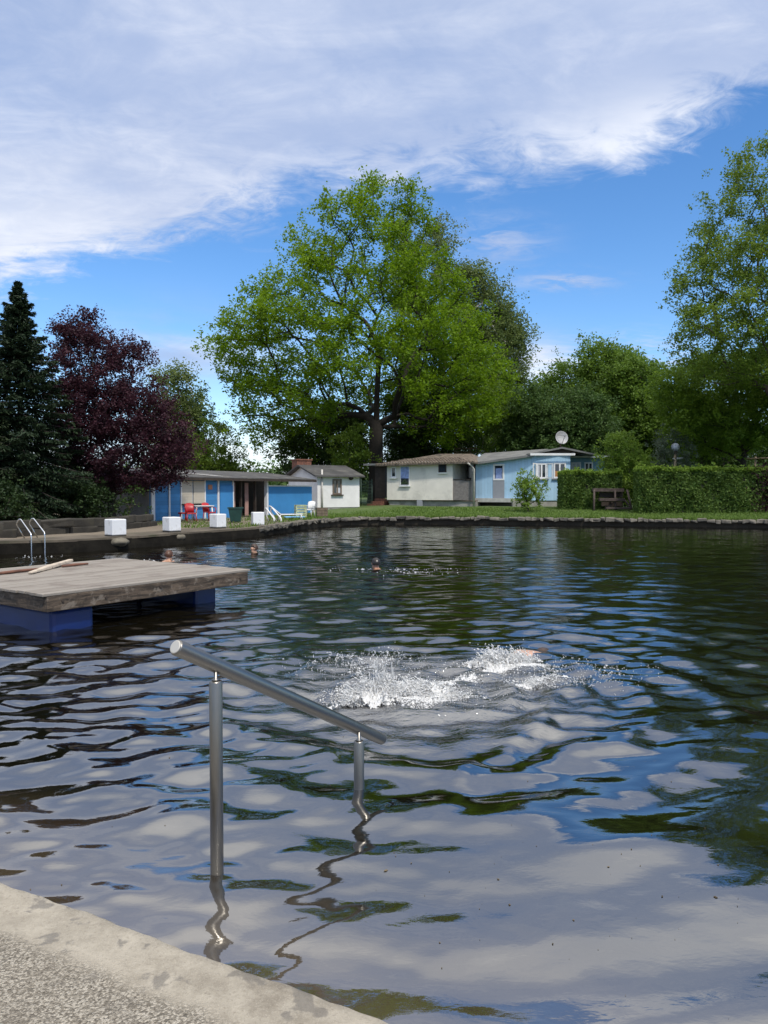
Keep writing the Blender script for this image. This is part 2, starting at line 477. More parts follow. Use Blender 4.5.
# near paving: smooth pale kerb and rough aggregate path, stepping a few mm
_PAVE = []
def pave_mat():
    """worn concrete: smooth mottled kerb that passes into exposed aggregate a hand's breadth behind the edge"""
    if _PAVE: return _PAVE[0]
    m = bpy.data.materials.new('worn concrete'); m.use_nodes = True
    t = NT(m.node_tree); b = t.n['Principled BSDF']
    tc = t.node('ShaderNodeTexCoord').outputs['Object']
    s = t.node('ShaderNodeSeparateXYZ', inp={0: tc})
    d = t.math('ADD', t.math('MULTIPLY', t.math('SUBTRACT', s.outputs[0], K0.x), -kn.x), t.math('MULTIPLY', t.math('SUBTRACT', s.outputs[1], K0.y), -kn.y))
    n0 = t.noise(tc, 2.6, 6, 0.6); n8 = t.noise(tc, 9.0, 6, 0.7); n60 = t.noise(tc, 85, 5, 0.75); n200 = t.noise(tc, 210, 3, 0.8)
    vo = t.node('ShaderNodeTexVoronoi', inp={'Vector': tc, 'Scale': 165.0})
    agg = t.smooth(t.math('ADD', d, t.math('MULTIPLY', t.math('SUBTRACT', n8, 0.5), 0.16)), 0.175, 0.27)
    kc = t.mix(t.smooth(n8, 0.33, 0.67), (0.215, 0.185, 0.142), (0.385, 0.342, 0.272))
    kc = t.mix(t.math('MULTIPLY', t.smooth(n0, 0.40, 0.62), 0.5), kc, (0.43, 0.385, 0.31))
    kc = t.mix(t.math('MULTIPLY', t.smooth(n60, 0.50, 0.72), 0.55), kc, (0.155, 0.13, 0.10))
    kc = t.mix(t.math('MULTIPLY', t.smooth(n200, 0.52, 0.70), 0.45), kc, (0.52, 0.47, 0.39))
    pc_ = t.mix(t.smooth(n60, 0.33, 0.66), (0.115, 0.095, 0.070), (0.44, 0.39, 0.31))
    pc_ = t.mix(t.math('MULTIPLY', t.math('GREATER_THAN', vo.outputs['Color'], 0.66), 0.6), pc_, (0.62, 0.56, 0.46))
    pc_ = t.mix(t.math('MULTIPLY', t.math('LESS_THAN', vo.outputs['Color'], 0.30), 0.45), pc_, (0.10, 0.085, 0.065))
    pc_ = t.mix(t.math('MULTIPLY', t.smooth(n0, 0.42, 0.62), 0.3), pc_, (0.20, 0.17, 0.13))
    c = t.mix(agg, kc, pc_)
    ws = t.noise(t.mapping(tc, (1, 1, 1), loc=(4.3, 1.9, 0)), 8.5, 5, 0.55, 0.2)
    wet = t.math('MULTIPLY', t.smooth(ws, 0.58, 0.635), t.math('SUBTRACT', 1.0, t.math('MULTIPLY', agg, 0.8)))
    c = t.mix(t.math('MULTIPLY', wet, 0.65), c, (0.15, 0.132, 0.11))
    # dark water line low on the kerb's face
    c = t.mix(t.smooth(s.outputs[2], 0.09, 0.04), c, (0.05, 0.042, 0.028))
    t.set(b.inputs['Base Color'], c)
    t.set(b.inputs['Roughness'], t.math('SUBTRACT', 0.9, t.math('MULTIPLY', wet, 0.5)))
    h1 = t.math('ADD', t.math('MULTIPLY', n200, 0.25), t.math('MULTIPLY', n60, 0.4))
    h2 = t.math('SUBTRACT', t.math('MULTIPLY', n60, 1.3), t.math('MULTIPLY', vo.outputs['Distance'], 1.2))
    hm = t.node('ShaderNodeMix', inp={0: agg, 2: h1, 3: h2}).outputs[0]
    bp = t.node('ShaderNodeBump', inp={'Strength': 0.75, 'Distance': 0.010, 'Height': hm}); t.l.new(bp.outputs[0], b.inputs['Normal'])
    _PAVE.append(m); return m
def strip(name, o0, o1, z, mat, thick, wob=0.0, x0=-12.0, x1=14.0, step=0.03, inner=0.0):
    """slab along the kerb line between offsets o0 and o1 (towards the land), surface slightly uneven, worn edges"""
    xs = np.concatenate([np.arange(x0, -1.5, 0.3), np.arange(-1.5, 3.2, step), np.arange(3.2, x1, 0.3)])
    prof = ([(o0 + 0.002, z - thick), (o0, z - 0.02), (o0 + 0.004, z - 0.008), (o0 + 0.014, z - 0.001)] if thick > 0.01 else [(o0, z - 0.003), (o0 + 0.006, z - 0.001), (o0 + 0.012, z), (o0 + 0.02, z)]) + [(o, z) for o in np.linspace(o0 + 0.04, o1, 12 if o1 - o0 < 1 else 30)]
    V = []; 
    for x in xs:
        for j, (o, zz) in enumerate(prof):
            wv = 0.004 * math.sin(x * 7.3 + 1) + 0.003 * math.sin(x * 23) + 0.002 * math.sin(x * 61 + 2)
            if j > 3 or wob == 0: wv *= 0
            hz = 0.0015 * math.sin(x * 9 + o * 13) + 0.001 * math.sin(x * 31 + o * 17)
            p = K0 + kd * x - kn * (o + wv * wob)
            V.append((p.x, p.y, zz + (hz if j > 2 else 0)))
    m_ = len(prof); F = []
    for i in range(len(xs) - 1):
        for j in range(m_ - 1):
            a = i * m_ + j
            F.append((a, a + m_, a + m_ + 1, a + 1))
    me = bpy.data.meshes.new(name); me.from_pydata(V, [], F); me.update()
    me.polygons.foreach_set('use_smooth', [True] * len(F))
    return link(me, name, mat)
tag(strip('kerb', 0.0, 0.30, 0.150, pave_mat(), 1.2, 1.0), kind='structure')
tag(strip('path', 0.215, 9.0, 0.1515, pave_mat(), 0.002, 0.8), kind='structure')

# sandy concrete walk along the left bank
walk_mat = material('shaded walkway concrete', (0.115, 0.094, 0.068), 0.9, var=0.3, vscale=1.6, bump=0.4, stain=(0.065, 0.065, 0.035), stain_amt=0.8)  # tree shade over the walk is mixed into this darker colour
left_edge = [pool[-2], pool[-1]][::-1] and [Vector((-13.0, 12.5)), Vector((-11.8, 16.0))] + list(reversed(bank[9:]))
wv_ = MB()
L = []
for i in range(len(left_edge) - 1):
    a, b_ = left_edge[i], left_edge[i + 1]; n = max(1, int((b_ - a).length / 0.7))
    L += [a.lerp(b_, k / n) for k in range(n)]
L.append(left_edge[-1])
vs = []; fs = []
offs = [-0.04, 0.0, 1.15]
for i, p in enumerate(L):
    dr = (p - pc).normalized()
    q0 = p - dr * 0.07; q1 = p + dr * (1.25 + 0.15 * math.sin(i * 1.3))
    wob = 0.03 * math.sin(i * 2.7)
    vs += [(q0.x + wob, q0.y, 0.27), (q0.x + wob, q0.y, 0.335 + 0.01 * math.sin(i * 3)), (q1.x, q1.y, 0.345), (q1.x, q1.y, 0.2)]
for i in range(len(L) - 1):
    for j in range(3):
        a = i * 4 + j; fs.append((a + 4, a, a + 1, a + 5))
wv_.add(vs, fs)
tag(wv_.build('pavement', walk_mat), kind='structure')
vs = []; fs = []
for i, p in enumerate(L):
    dr = (p - pc).normalized(); q0 = p - dr * (0.10 + 0.03 * math.sin(i * 1.9)); q1 = p + dr * 0.2
    vs += [(q0.x - dr.x * 0.06, q0.y - dr.y * .06, -2.3), (q0.x, q0.y, 0.10 + 0.03 * math.sin(i * 2.3)), (q0.x + dr.x * .03, q0.y + dr.y * .03, 0.285), (q1.x, q1.y, 0.285)]
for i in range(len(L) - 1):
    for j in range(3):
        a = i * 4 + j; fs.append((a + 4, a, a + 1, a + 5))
wet_shaded_wall = material('wet shaded concrete', (0.013, 0.0115, 0.009), 0.9, spec=0.12, var=0.4, vscale=2.5, bump=0.6, stain=(0.035, 0.031, 0.022), stain_amt=0.5, stain_scale=1.2)  # wet concrete; shade from the bank trees is put into the base colour
mb = MB(); mb.add(vs, fs); tag(mb.build('bank_wall', wet_shaded_wall), 'wet, shade-darkened concrete bank wall below the left walkway', 'wall')

# ------------------------------------------------------------------ water
def wave_field(Xg, Yg):
    H = np.zeros_like(Xg)
    dist = np.hypot(Xg, Yg)
    # calm factor: smooth swell at lower right, choppier towards the left and the splash
    sx_, sy_ = 0.35, 5.9
    ds = np.hypot(Xg - sx_, Yg - sy_)
    chop = 0.60 + 0.55 * np.clip((Yg - 3.0) / 4.0, 0, 1) - 0.35 * np.clip((Yg - 9.0) / 10.0, 0, 1)
    chop *= 1.0 - 0.55 * np.exp(-(((Xg - 1.6) / 1.9) ** 2 + ((Yg - 3.2) / 1.9) ** 2))
    R = np.random.default_rng(21)
    n = 84
    short_m = 0.36 + 0.94 * np.clip((-Xg + 0.6) / 1.6, 0, 1) + 0.9 * np.clip((Yg - 3.6) / 3.5, 0, 1)
    short_m = np.minimum(short_m, 1.75) * (1 - 0.15 * np.clip((Yg - 12) / 12, 0, 1))
    long_m = 0.95 - 0.35 * np.clip((Yg - 9.0) / 10.0, 0, 1)
    for i in range(n):
        lam = 0.10 * (2.6 / 0.10) ** (i / (n - 1.0))
        lam *= R.uniform(0.93, 1.07)
        th = R.normal(1.68, 0.42)
        if lam > 0.9: th = R.normal(1.35, 0.3)
        k = 2 * PI / lam
        slope = 0.0120 if lam < 0.25 else (0.0145 if lam < 0.7 else 0.0075)
        a = slope / k
        fade = np.clip((lam / (0.0042 * dist + 0.010) - 2.5) / 2.0, 0, 1)
        ph = R.uniform(0, 2 * PI)
        w_ = np.sin(k * (np.cos(th) * Xg + np.sin(th) * Yg) + ph + 0.8 * np.sin(0.9 * Xg + ph) * np.cos(0.7 * Yg + 2 * ph))
        mod = short_m if lam < 0.5 else (0.5 * (short_m + long_m) if lam < 0.8 else long_m)
        H += a * w_ * fade * mod
    # rings thrown by the kicking swimmer
    ring = np.exp(-ds * 0.34)
    ring2 = 0.019 * np.sin(2 * PI * ds / 0.52 + 0.8 * np.sin(np.arctan2(Yg - sy_, Xg - sx_) * 5)) * ring * np.clip(ds / 0.5, 0, 1)
    wob = np.arctan2(Yg - sy_, Xg - sx_)
    # a steep little wave running from the splash to the farther post
    ax_, ay_, bx_, by_ = 1.55, 5.95, 0.42, 3.95
    tt_ = np.clip(((Xg - ax_) * (bx_ - ax_) + (Yg - ay_) * (by_ - ay_)) / ((bx_ - ax_) ** 2 + (by_ - ay_) ** 2), 0, 1)
    sgn = ((bx_ - ax_) * (Yg - ay_) - (by_ - ay_) * (Xg - ax_)) / math.hypot(bx_ - ax_, by_ - ay_)
    off = sgn + 0.06 * np.sin(tt_ * 9) + 0.03 * np.sin(tt_ * 23)
    far_ = np.hypot(Xg - (ax_ + (bx_ - ax_) * tt_), Yg - (ay_ + (by_ - ay_) * tt_))
    H += 0.016 * np.exp(-(off / 0.085) ** 2) * np.exp(-np.maximum(far_ - np.abs(sgn), 0) * 4) - 0.010 * np.exp(-((off - 0.16) / 0.11) ** 2) * np.exp(-np.maximum(far_ - np.abs(sgn), 0) * 4)
    H += ring2 + 0.007 * np.sin(2 * PI * ds / 0.31 + 1.5 * np.sin(3 * wob)) * np.exp(-ds * 0.75)
    # broken water round the splash
    Rr = np.exp(-((ds / 1.4) ** 2))
    for i in range(26):
        lam = R.uniform(0.11, 0.4); th = R.uniform(0, 2 * PI); k = 2 * PI / lam
        H += (0.085 / k) * Rr * np.sin(k * (np.cos(th) * Xg + np.sin(th) * Yg) + R.uniform(0, 6.28))
    # wakes behind the far swimmers
    for (cx, cy) in SWIM:
        d2 = np.hypot((Xg - cx) / 1.3, Yg - cy)
        H += 0.012 * np.sin(2 * PI * d2 / 0.45) * np.exp(-d2 * 0.8)
    return H

SW1 = ground(168, 562); SW2 = ground(256, 553.5); SW3 = ground(377, 570)
SWIM = [(SW1.x, SW1.y), (SW2.x, SW2.y), (SW3.x, SW3.y)]
ys = [0.3]
while ys[-1] < 42:
    ys.append(ys[-1] + max(0.016, 0.0042 * ys[-1]))
ys = np.array(ys)
c_ = [0.0]
while c_[-1] < 30:
    c_.append(c_[-1] + 0.021 + 0.009 * c_[-1])
c_ = np.array(c_)
xs = np.concatenate([-c_[::-1][:-1], c_])
xs = xs[(xs > -16)]
XX, YY = np.meshgrid(xs, ys)
HH = wave_field(XX, YY)
V = np.stack([XX, YY, HH], -1).reshape(-1, 3)
nx, ny = len(xs), len(ys)
I = np.arange(nx * ny).reshape(ny, nx)
Q = np.stack([I[:-1, :-1], I[:-1, 1:], I[1:, 1:], I[1:, :-1]], -1).reshape(-1, 4)
# close the body of water: sides and a bottom
per = np.concatenate([I[0, :], I[1:, -1], I[-1, -2::-1], I[-2:0:-1, 0]])
bot = V[per].copy(); bot[:, 2] = -2.55
nb = len(V); V = np.concatenate([V, bot])
m_ = len(per); kk = np.arange(m_)
side = np.stack([per[kk], nb + kk, nb + (kk + 1) % m_, per[(kk + 1) % m_]], -1)
ctr = len(V); V = np.concatenate([V, [[4, 18, -2.55]]])
fan = np.stack([nb + (kk + 1) % m_, nb + kk, np.full(m_, ctr), np.full(m_, ctr)], -1)
Q = np.concatenate([Q, side])
water_me = bpy.data.meshes.new('water')
faces = Q.tolist() + [tuple(f[:3]) for f in fan.tolist()]
water_me.from_pydata(V.tolist(), [], faces); water_me.update()
water_me.polygons.foreach_set('use_smooth', [True] * len(faces))

def water_mat():
    m = bpy.data.materials.new('pond water'); m.use_nodes = True
    t = NT(m.node_tree); t.n.clear()
    o = t.node('ShaderNodeOutputMaterial')
    tc = t.node('ShaderNodeTexCoord').outputs['Object']
    sp = t.node('ShaderNodeSeparateXYZ', inp={0: tc})
    a = t.noise(t.mapping(tc, (0.8, 1.3, 1), rot=(0, 0, 0.10)), 3.4, 4, 0.55, 0.4)
    b2 = t.noise(t.mapping(tc, (0.8, 1.6, 1), rot=(0, 0, -0.3)), 9.0, 4, 0.6, 0.3)
    far = t.smooth(sp.outputs[1], 4.0, 14.0)
    # distance to the splash keeps fine ripples there
    dx = t.math('SUBTRACT', sp.outputs[0], 0.35); dy = t.math('SUBTRACT', sp.outputs[1], 5.9)
    dd = t.math('SQRT', t.math('ADD', t.math('MULTIPLY', dx, dx), t.math('MULTIPLY', dy, dy)))
    spl = t.smooth(dd, 1.7, 0.4)
    h = t.math('MULTIPLY', a, t.math('ADD', 0.10, t.math('MULTIPLY', far, 0.38)))
    h = t.math('ADD', h, t.math('MULTIPLY', b2, t.math('ADD', 0.03, t.math('ADD', t.math('MULTIPLY', far, 0.05), t.math('MULTIPLY', spl, 1.2)))))
    bp = t.node('ShaderNodeBump', inp={'Strength': 1.0, 'Distance': 0.022, 'Height': h}).outputs[0]
    gl = t.node('ShaderNodeBsdfGlossy', inp={'Roughness': 0.0, 'Color': (1, 1, 1, 1), 'Normal': bp})
    tr = t.node('ShaderNodeBsdfTransparent', inp={'Color': (0.90, 0.86, 0.78, 1)})
    kd_ = t.math('ADD', t.math('MULTIPLY', t.math('SUBTRACT', sp.outputs[0], K0.x), kn.x), t.math('MULTIPLY', t.math('SUBTRACT', sp.outputs[1], K0.y), kn.y))
    kd_ = t.math('ADD', kd_, t.math('MULTIPLY', t.math('SUBTRACT', t.noise(tc, 1.3, 3, 0.5), 0.5), 0.9))
    silt_ = t.smooth(kd_, 1.15, -0.1)
    df = t.node('ShaderNodeBsdfDiffuse', inp={'Color': t.mix(silt_, (0.0065, 0.0055, 0.003), (0.105, 0.080, 0.050))})
    body = t.node('ShaderNodeMixShader', inp={0: 0.80, 1: tr.outputs[0], 2: df.outputs[0]})
    fr = t.node('ShaderNodeFresnel', inp={'IOR': 3.5, 'Normal': bp})
    mx = t.node('ShaderNodeMixShader', inp={0: fr.outputs[0], 1: body.outputs[0], 2: gl.outputs[0]})
    t.l.new(mx.outputs[0], o.inputs['Surface'])
    va = t.node('ShaderNodeVolumeAbsorption', inp={'Color': (0.52, 0.36, 0.13, 1), 'Density': 2.6})
    t.l.new(va.outputs[0], o.inputs['Volume'])
    return m
tag(link(water_me, 'water', water_mat()), kind='structure')
def water_height(x, y):
    return float(wave_field(np.array([[x]], float), np.array([[y]], float))[0, 0])

# ================================================================== BANK WALLS
stone_mat = material('bank stone', (0.15, 0.135, 0.11), 0.9, var=0.35, vscale=5, bump=0.6, stain=(0.09, 0.085, 0.06), stain_amt=0.8, stain_scale=2.5)
conc_dark = material('old shaded concrete', (0.040, 0.035, 0.027), 0.9, var=0.35, vscale=2.5, bump=0.5, stain=(0.05, 0.045, 0.03), stain_amt=0.8)  # colour lowered to carry the tree shade on the low left wall
def stone_row(pts, name, label, cat, mat, size=(0.45, 0.75), h=0.42, depth=0.34, zt=0.38, jit=0.05, seed=3, rows=1):
    R = random.Random(seed); mb = MB()
    for row in range(rows):
        zrow = zt - row * h * 0.92
        acc = 0.0
        for i in range(len(pts) - 1):
            a, b_ = pts[i], pts[i + 1]; L_ = (b_ - a).length; dirv = (b_ - a).normalized(); s = -acc
            while s < L_:
                w_ = R.uniform(*size); 
                if s + w_ / 2 > 0:
                    c2 = a + dirv * (s + w_ / 2)
                    hh = h * R.uniform(0.85, 1.12)
                    ang = math.atan2(dirv.y, dirv.x) + R.uniform(-0.05, 0.05)
                    # an irregular block: a box with every corner nudged
                    M = Matrix.Translation((c2.x, c2.y, zrow - h / 2 + R.uniform(-jit, jit) * 0.6)) @ Matrix.Rotation(ang, 4, 'Z') @ Matrix.Rotation(R.uniform(-.05, .05), 4, 'Y')
                    vs = []
                    for X_ in (-1, 1):
                        for Y_ in (-1, 1):
                            for Z_ in (-1, 1):
                                vs.append(M @ Vector((X_ * (w_ * 0.49) + R.uniform(-jit, jit) * .7, Y_ * depth / 2 + R.uniform(-jit, jit), Z_ * hh / 2 + R.uniform(-jit, jit) * .7)))
                    mb.add(vs, [(0, 1, 3, 2), (4, 6, 7, 5), (0, 4, 5, 1), (2, 3, 7, 6), (0, 2, 6, 4), (1, 5, 7, 3)])
                s += w_
            acc = s - L_; acc = -acc if acc < 0 else -acc
            acc = 0.0
    o = mb.build(name, mat, bevel=0.035)
    return tag(o, label, cat)
far_pts = [Vector((24.9, 29.0))] + bank[:11]
stone_row(far_pts, 'stone_edging', 'low edging of rough pale stones along the far bank below the lawn', 'stone edging', stone_mat, zt=0.345, h=0.14, size=(0.14, 0.45), jit=0.055)
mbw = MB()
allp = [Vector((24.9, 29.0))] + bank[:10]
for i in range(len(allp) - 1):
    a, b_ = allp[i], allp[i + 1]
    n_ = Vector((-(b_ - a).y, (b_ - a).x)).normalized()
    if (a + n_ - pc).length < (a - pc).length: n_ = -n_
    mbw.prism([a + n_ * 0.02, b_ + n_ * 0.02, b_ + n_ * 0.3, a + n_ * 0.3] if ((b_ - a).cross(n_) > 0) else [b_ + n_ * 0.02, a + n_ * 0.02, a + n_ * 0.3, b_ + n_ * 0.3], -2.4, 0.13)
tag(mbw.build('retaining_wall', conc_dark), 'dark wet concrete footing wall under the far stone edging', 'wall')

# low stone wall behind the left walkway
lw = [ground(px, py, 0.34) for px, py in [(-90, 538), (0, 536), (40, 534), (90, 531), (125, 528), (150, 525.5)]]
lw = [Vector((p.x, p.y)) for p in lw]
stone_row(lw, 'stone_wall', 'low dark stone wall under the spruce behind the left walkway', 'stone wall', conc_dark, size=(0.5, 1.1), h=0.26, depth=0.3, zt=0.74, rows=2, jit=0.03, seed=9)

# boulder footings under the starting blocks come with the blocks below

# ================================================================== BUILDINGS
white_paint = material('white render', (0.80, 0.78, 0.76), 0.8, var=0.07, vscale=1.5, bump=0.12, stain=(0.52, 0.52, 0.50), stain_amt=0.45, stain_scale=0.8)
cream_render = material('cream render', (0.74, 0.70, 0.62), 0.85, var=0.07, vscale=1.2, bump=0.15, stain=(0.45, 0.43, 0.38), stain_amt=0.45, stain_scale=0.8)
blue_board = board_material('bright blue boards', (0.055, 0.235, 0.50), 0.16, 'z', groove=0.35, stain=(0.04, 0.16, 0.34), amt=0.35)
blue_plain = material('bright blue paint', (0.05, 0.24, 0.53), 0.55, var=0.07, vscale=1.0, stain=(0.04, 0.17, 0.38), stain_amt=0.4)
light_blue = board_material('light blue boards', (0.41, 0.62, 0.80), 0.17, 'x', groove=0.35, var=0.05, stain=(0.26, 0.44, 0.58), amt=0.35)
teal_board = board_material('teal boards', (0.17, 0.33, 0.42), 0.17, 'x', groove=0.25, var=0.05, stain=(0.12, 0.25, 0.32), amt=0.35)
grey_panel = material('grey panel', (0.29, 0.30, 0.33), 0.7, var=0.05)
felt = material('roofing felt', (0.075, 0.072, 0.07), 0.85, var=0.3, vscale=1.2, bump=0.3, stain=(0.17, 0.16, 0.14), stain_amt=0.7)
felt_grey = material('grey roofing felt', (0.17, 0.17, 0.165), 0.85, var=0.2, vscale=1.2, bump=0.3, stain=(0.25, 0.24, 0.21), stain_amt=0.6)
tile_mat = material('weathered tiles', (0.17, 0.135, 0.105), 0.9, var=0.5, vscale=6, bump=0.6, stain=(0.12, 0.11, 0.08), stain_amt=0.8, stain_scale=4)
white_trim = material('white trim', (0.78, 0.78, 0.77), 0.55, var=0.06)
dark_wood = material('dark brown wood', (0.045, 0.032, 0.024), 0.75, var=0.3, vscale=5, bump=0.3)
grey_side = material('grey rendered wall', (0.27, 0.265, 0.26), 0.9, var=0.15, vscale=1.5, bump=0.3, stain=(0.17, 0.17, 0.16), stain_amt=0.7)
brick_red = material('red brick', (0.20, 0.085, 0.055), 0.85, var=0.35, vscale=9, bump=0.5, stain=(0.10, 0.06, 0.045), stain_amt=0.6, stain_scale=5)
plinth_mat = material('concrete plinth', (0.30, 0.29, 0.265), 0.9, var=0.2, vscale=2.0, bump=0.3, stain=(0.15, 0.145, 0.12), stain_amt=0.6)
pane_mat = glass_pane()
curtain_white = material('lace curtain', (0.55, 0.56, 0.60), 0.9, var=0.15, vscale=9)
curtain_blue = material('pale blue curtain', (0.28, 0.36, 0.62), 0.9, var=0.25, vscale=7)
orange_mat = material('ochre cloth', (0.42, 0.20, 0.07), 0.9, var=0.2)
cream_shut = board_material('cream shutter boards', (0.58, 0.52, 0.42), 0.12, 'z', groove=0.2, var=0.04, stain=(0.45, 0.40, 0.32), amt=0.3)
V2 = Vector

def back_of(A, B):
    """unit normal of a facade line pointing away from the pond"""
    d = (B - A).normalized(); n = V2((-d.y, d.x))
    return n if n.y > 0 else -n
def facade_box(mb, A, B, t0, t1, z0, z1, d0, d1):
    """box on a facade: along A-B between fractions t0..t1, heights, depths (negative = proud of the wall)"""
    n = back_of(A, B); p0 = A.lerp(B, t0); p1 = A.lerp(B, t1)
    poly = [p0 + n * d0, p1 + n * d0, p1 + n * d1, p0 + n * d1]
    return mb.prism(poly, z0, z1)
def fr_px(px, A, B):
    P = on_line(px, A, B); return (P - A).length / (B - A).length * (1 if (P - A).dot(B - A) > 0 else -1), P
def window(parent, A, B, pxl, pxr, pyt, pyb, frame=white_trim, fw=0.07, mullions=1, transom=False, curtain=None, cpart=(0.0, 1.0, 0.0, 1.0), sill=True, open_leaf=False, lab=None):
    t0, P0 = fr_px(pxl, A, B); t1, P1 = fr_px(pxr, A, B); D = (P0.y + P1.y) / 2
    z1, z0 = zat(pyt, D), zat(pyb, D); L_ = (B - A).length; f = fw / L_
    mb = MB()
    facade_box(mb, A, B, t0, t0 + f, z0, z1, -0.05, 0.0); facade_box(mb, A, B, t1 - f, t1, z0, z1, -0.05, 0.0)
    facade_box(mb, A, B, t0 + f, t1 - f, z1 - fw, z1, -0.05, 0.0); facade_box(mb, A, B, t0 + f, t1 - f, z0, z0 + fw, -0.05, 0.0)
    fro = mb.build('window', frame, parent)
    if lab: fro['label'] = lab
    mp = MB(); facade_box(mp, A, B, t0 + f, t1 - f, z0 + fw, z1 - fw, -0.012, 0.0); mp.build('pane', pane_mat, fro)
    if curtain:
        a, b_, c, d = cpart
        mc = MB(); W_ = t1 - t0 - 2 * f; Hh = z1 - z0 - 2 * fw
        facade_box(mc, A, B, t0 + f + W_ * a, t0 + f + W_ * b_, z0 + fw + Hh * c, z0 + fw + Hh * d, -0.020, -0.014); mc.build('curtain', curtain, fro)
    if mullions:
        mm = MB()
        for k in range(mullions):
            tm = t0 + (t1 - t0) * (k + 1) / (mullions + 1)
            facade_box(mm, A, B, tm - f * 0.5, tm + f * 0.5, z0 + fw, z1 - fw, -0.047, -0.021)
        mm.build('glazing_bar', frame, fro)
    if sill:
        ms = MB(); facade_box(ms, A, B, t0 - f, t1 + f, z0 - 0.07, z0 - 0.003, -0.12, 0.0); ms.build('sill', frame if sill is True else sill, fro)
    if open_leaf:
        n = back_of(A, B); d = (B - A).normalized()
        for (tt, sgn) in ((t0, -1), (t1, 1)):
            P = A.lerp(B, tt); hd = (d * sgn * 0.62 - n * 0.78).normalized(); w_ = 0.42
            nn = V2((-hd.y, hd.x)) * 0.02
            q = P - n * 0.055
            ml = MB()
            for (s0, s1, zz0, zz1) in ((0, 0.06, z0, z1), (w_ - 0.06, w_, z0, z1), (0.06, w_ - 0.06, z0, z0 + 0.07), (0.06, w_ - 0.06, z1 - 0.07, z1)):
                ml.prism([q + hd * s0 - nn, q + hd * s1 - nn, q + hd * s1 + nn, q + hd * s0 + nn], zz0, zz1)
            lf = ml.build('casement', frame, fro)
            mg = MB(); mg.prism([q + hd * 0.06 - nn * .3, q + hd * (w_ - 0.06) - nn * .3, q + hd * (w_ - 0.06) + nn * .3, q + hd * 0.06 + nn * .3], z0 + 0.07, z1 - 0.07)
    return fro
def slab(mb, corners, th):
    """roof slab from four 3-D corners (counter-clockwise from above), with thickness below"""
    vs = [Vector(c) for c in corners]; lo = [v_ - Vector((0, 0, th)) for v_ in vs]; n = len(vs)
    mb.add(vs + lo, [tuple(range(n)), tuple(reversed(range(n, 2 * n)))] + [(i, n + i, n + (i + 1) % n, (i + 1) % n) for i in range(n)])
    return mb

# ---------- long blue shed on the left bank
A = V2(at(150, 522, 30).xy); B = V2(at(312, 514, 39.5).xy); n = back_of(A, B); LAB = (B - A).length
shed = thing('shed', 'long low bright blue changing shed with dark flat roof and open porch in the middle', 'shed', (A.x, A.y, 0.33))
def T(px): return fr_px(px, A, B)[0]
GZ = 0.30; EZ = 2.06
mb = MB(); facade_box(mb, A, B, 0, T(232.5), GZ - 0.1, EZ, 0.0, 3.4); mb.build('wall', blue_board, shed)
mb = MB(); n_ = n; P0 = A - (B - A).normalized() * 0.03
mb.prism([P0 + n * 0.02, P0 + (B - A).normalized() * 0.025 + n * 0.02, P0 + (B - A).normalized() * 0.025 + n * 3.45, P0 + n * 3.45], GZ - 0.1, [EZ, EZ, EZ + 0.42, EZ + 0.42]); mb.build('side_wall', grey_side, shed)
mb = MB(); facade_box(mb, A, B, T(232.5), 1.0, GZ, EZ + 0.3, 3.2, 3.4); mb.build('back_wall', dark_wood, shed)
mb = MB(); facade_box(mb, A, B, T(267.5), 1.0, GZ - 0.1, zat(486.5, 37), 0.0, 0.12); mb.build('panel_wall', blue_plain, shed)
mb = MB()
facade_box(mb, A, B, T(266.5), T(268.0), GZ, EZ, -0.03, 0.14); mb.build('post', white_trim, shed)
mb = MB(); facade_box(mb, A, B, T(268.2), 1.0, zat(486.4, 37), zat(485.4, 37), -0.02, 0.13); mb.build('rail', white_trim, shed)
mb = MB(); facade_box(mb, A, B, T(219.5), T(232.3), GZ + 0.02, zat(485.5, 32.5), -0.05, -0.003); mb.build('door', blue_plain, shed)
for pxc, wd in ((152.3, 3.6), (168.8, 1.2), (180.6, 1.0), (204.3, 1.2), (217.8, 1.4), (232.6, 0.9)):
    mb = MB(); facade_box(mb, A, B, T(pxc - wd / 2), T(pxc + wd / 2), GZ, EZ - 0.02, -0.06, -0.001); mb.build('batten', white_trim, shed)
for a_, b_ in ((181.4, 192.0), (193.0, 203.6)):
    mb = MB(); facade_box(mb, A, B, T(a_), T(b_), zat(503.5, 32), EZ - 0.06, -0.045, -0.002); mb.build('shutter', cream_shut, shed)
mb = MB(); facade_box(mb, A, B, T(180.6), T(204.5), zat(505, 32), zat(503.6, 32), -0.14, -0.001); mb.build('sill', dark_wood, shed)
mb = MB(); facade_box(mb, A, B, T(208), T(212), zat(489.5, 33), zat(484.8, 33), -0.03, -0.001); mb.build('sign', material('orange notice', (0.48, 0.20, 0.10), 0.6, stain=(0.25, 0.16, 0.12), stain_amt=0.8, stain_scale=14), shed)
curt = material('dusty pink curtain', (0.40, 0.24, 0.20), 0.9, var=0.15, vscale=5)
for a_, b_ in ((234.5, 239.5), (248.8, 252.6)):
    vs = []; nseg = 14; mb = MB()
    p0 = A.lerp(B, T(a_)) + n * 0.25; p1 = A.lerp(B, T(b_)) + n * 0.25
    for k in range(nseg + 1):
        p = p0.lerp(p1, k / nseg) + n * 0.05 * math.sin(k * 2.4)
        vs += [(p.x, p.y, GZ + 0.06), (p.x, p.y, EZ - 0.12)]
    mb.add(vs, [(2 * k, 2 * k + 2, 2 * k + 3, 2 * k + 1) for k in range(nseg)], True)
    mb.build('curtain', curt, shed)
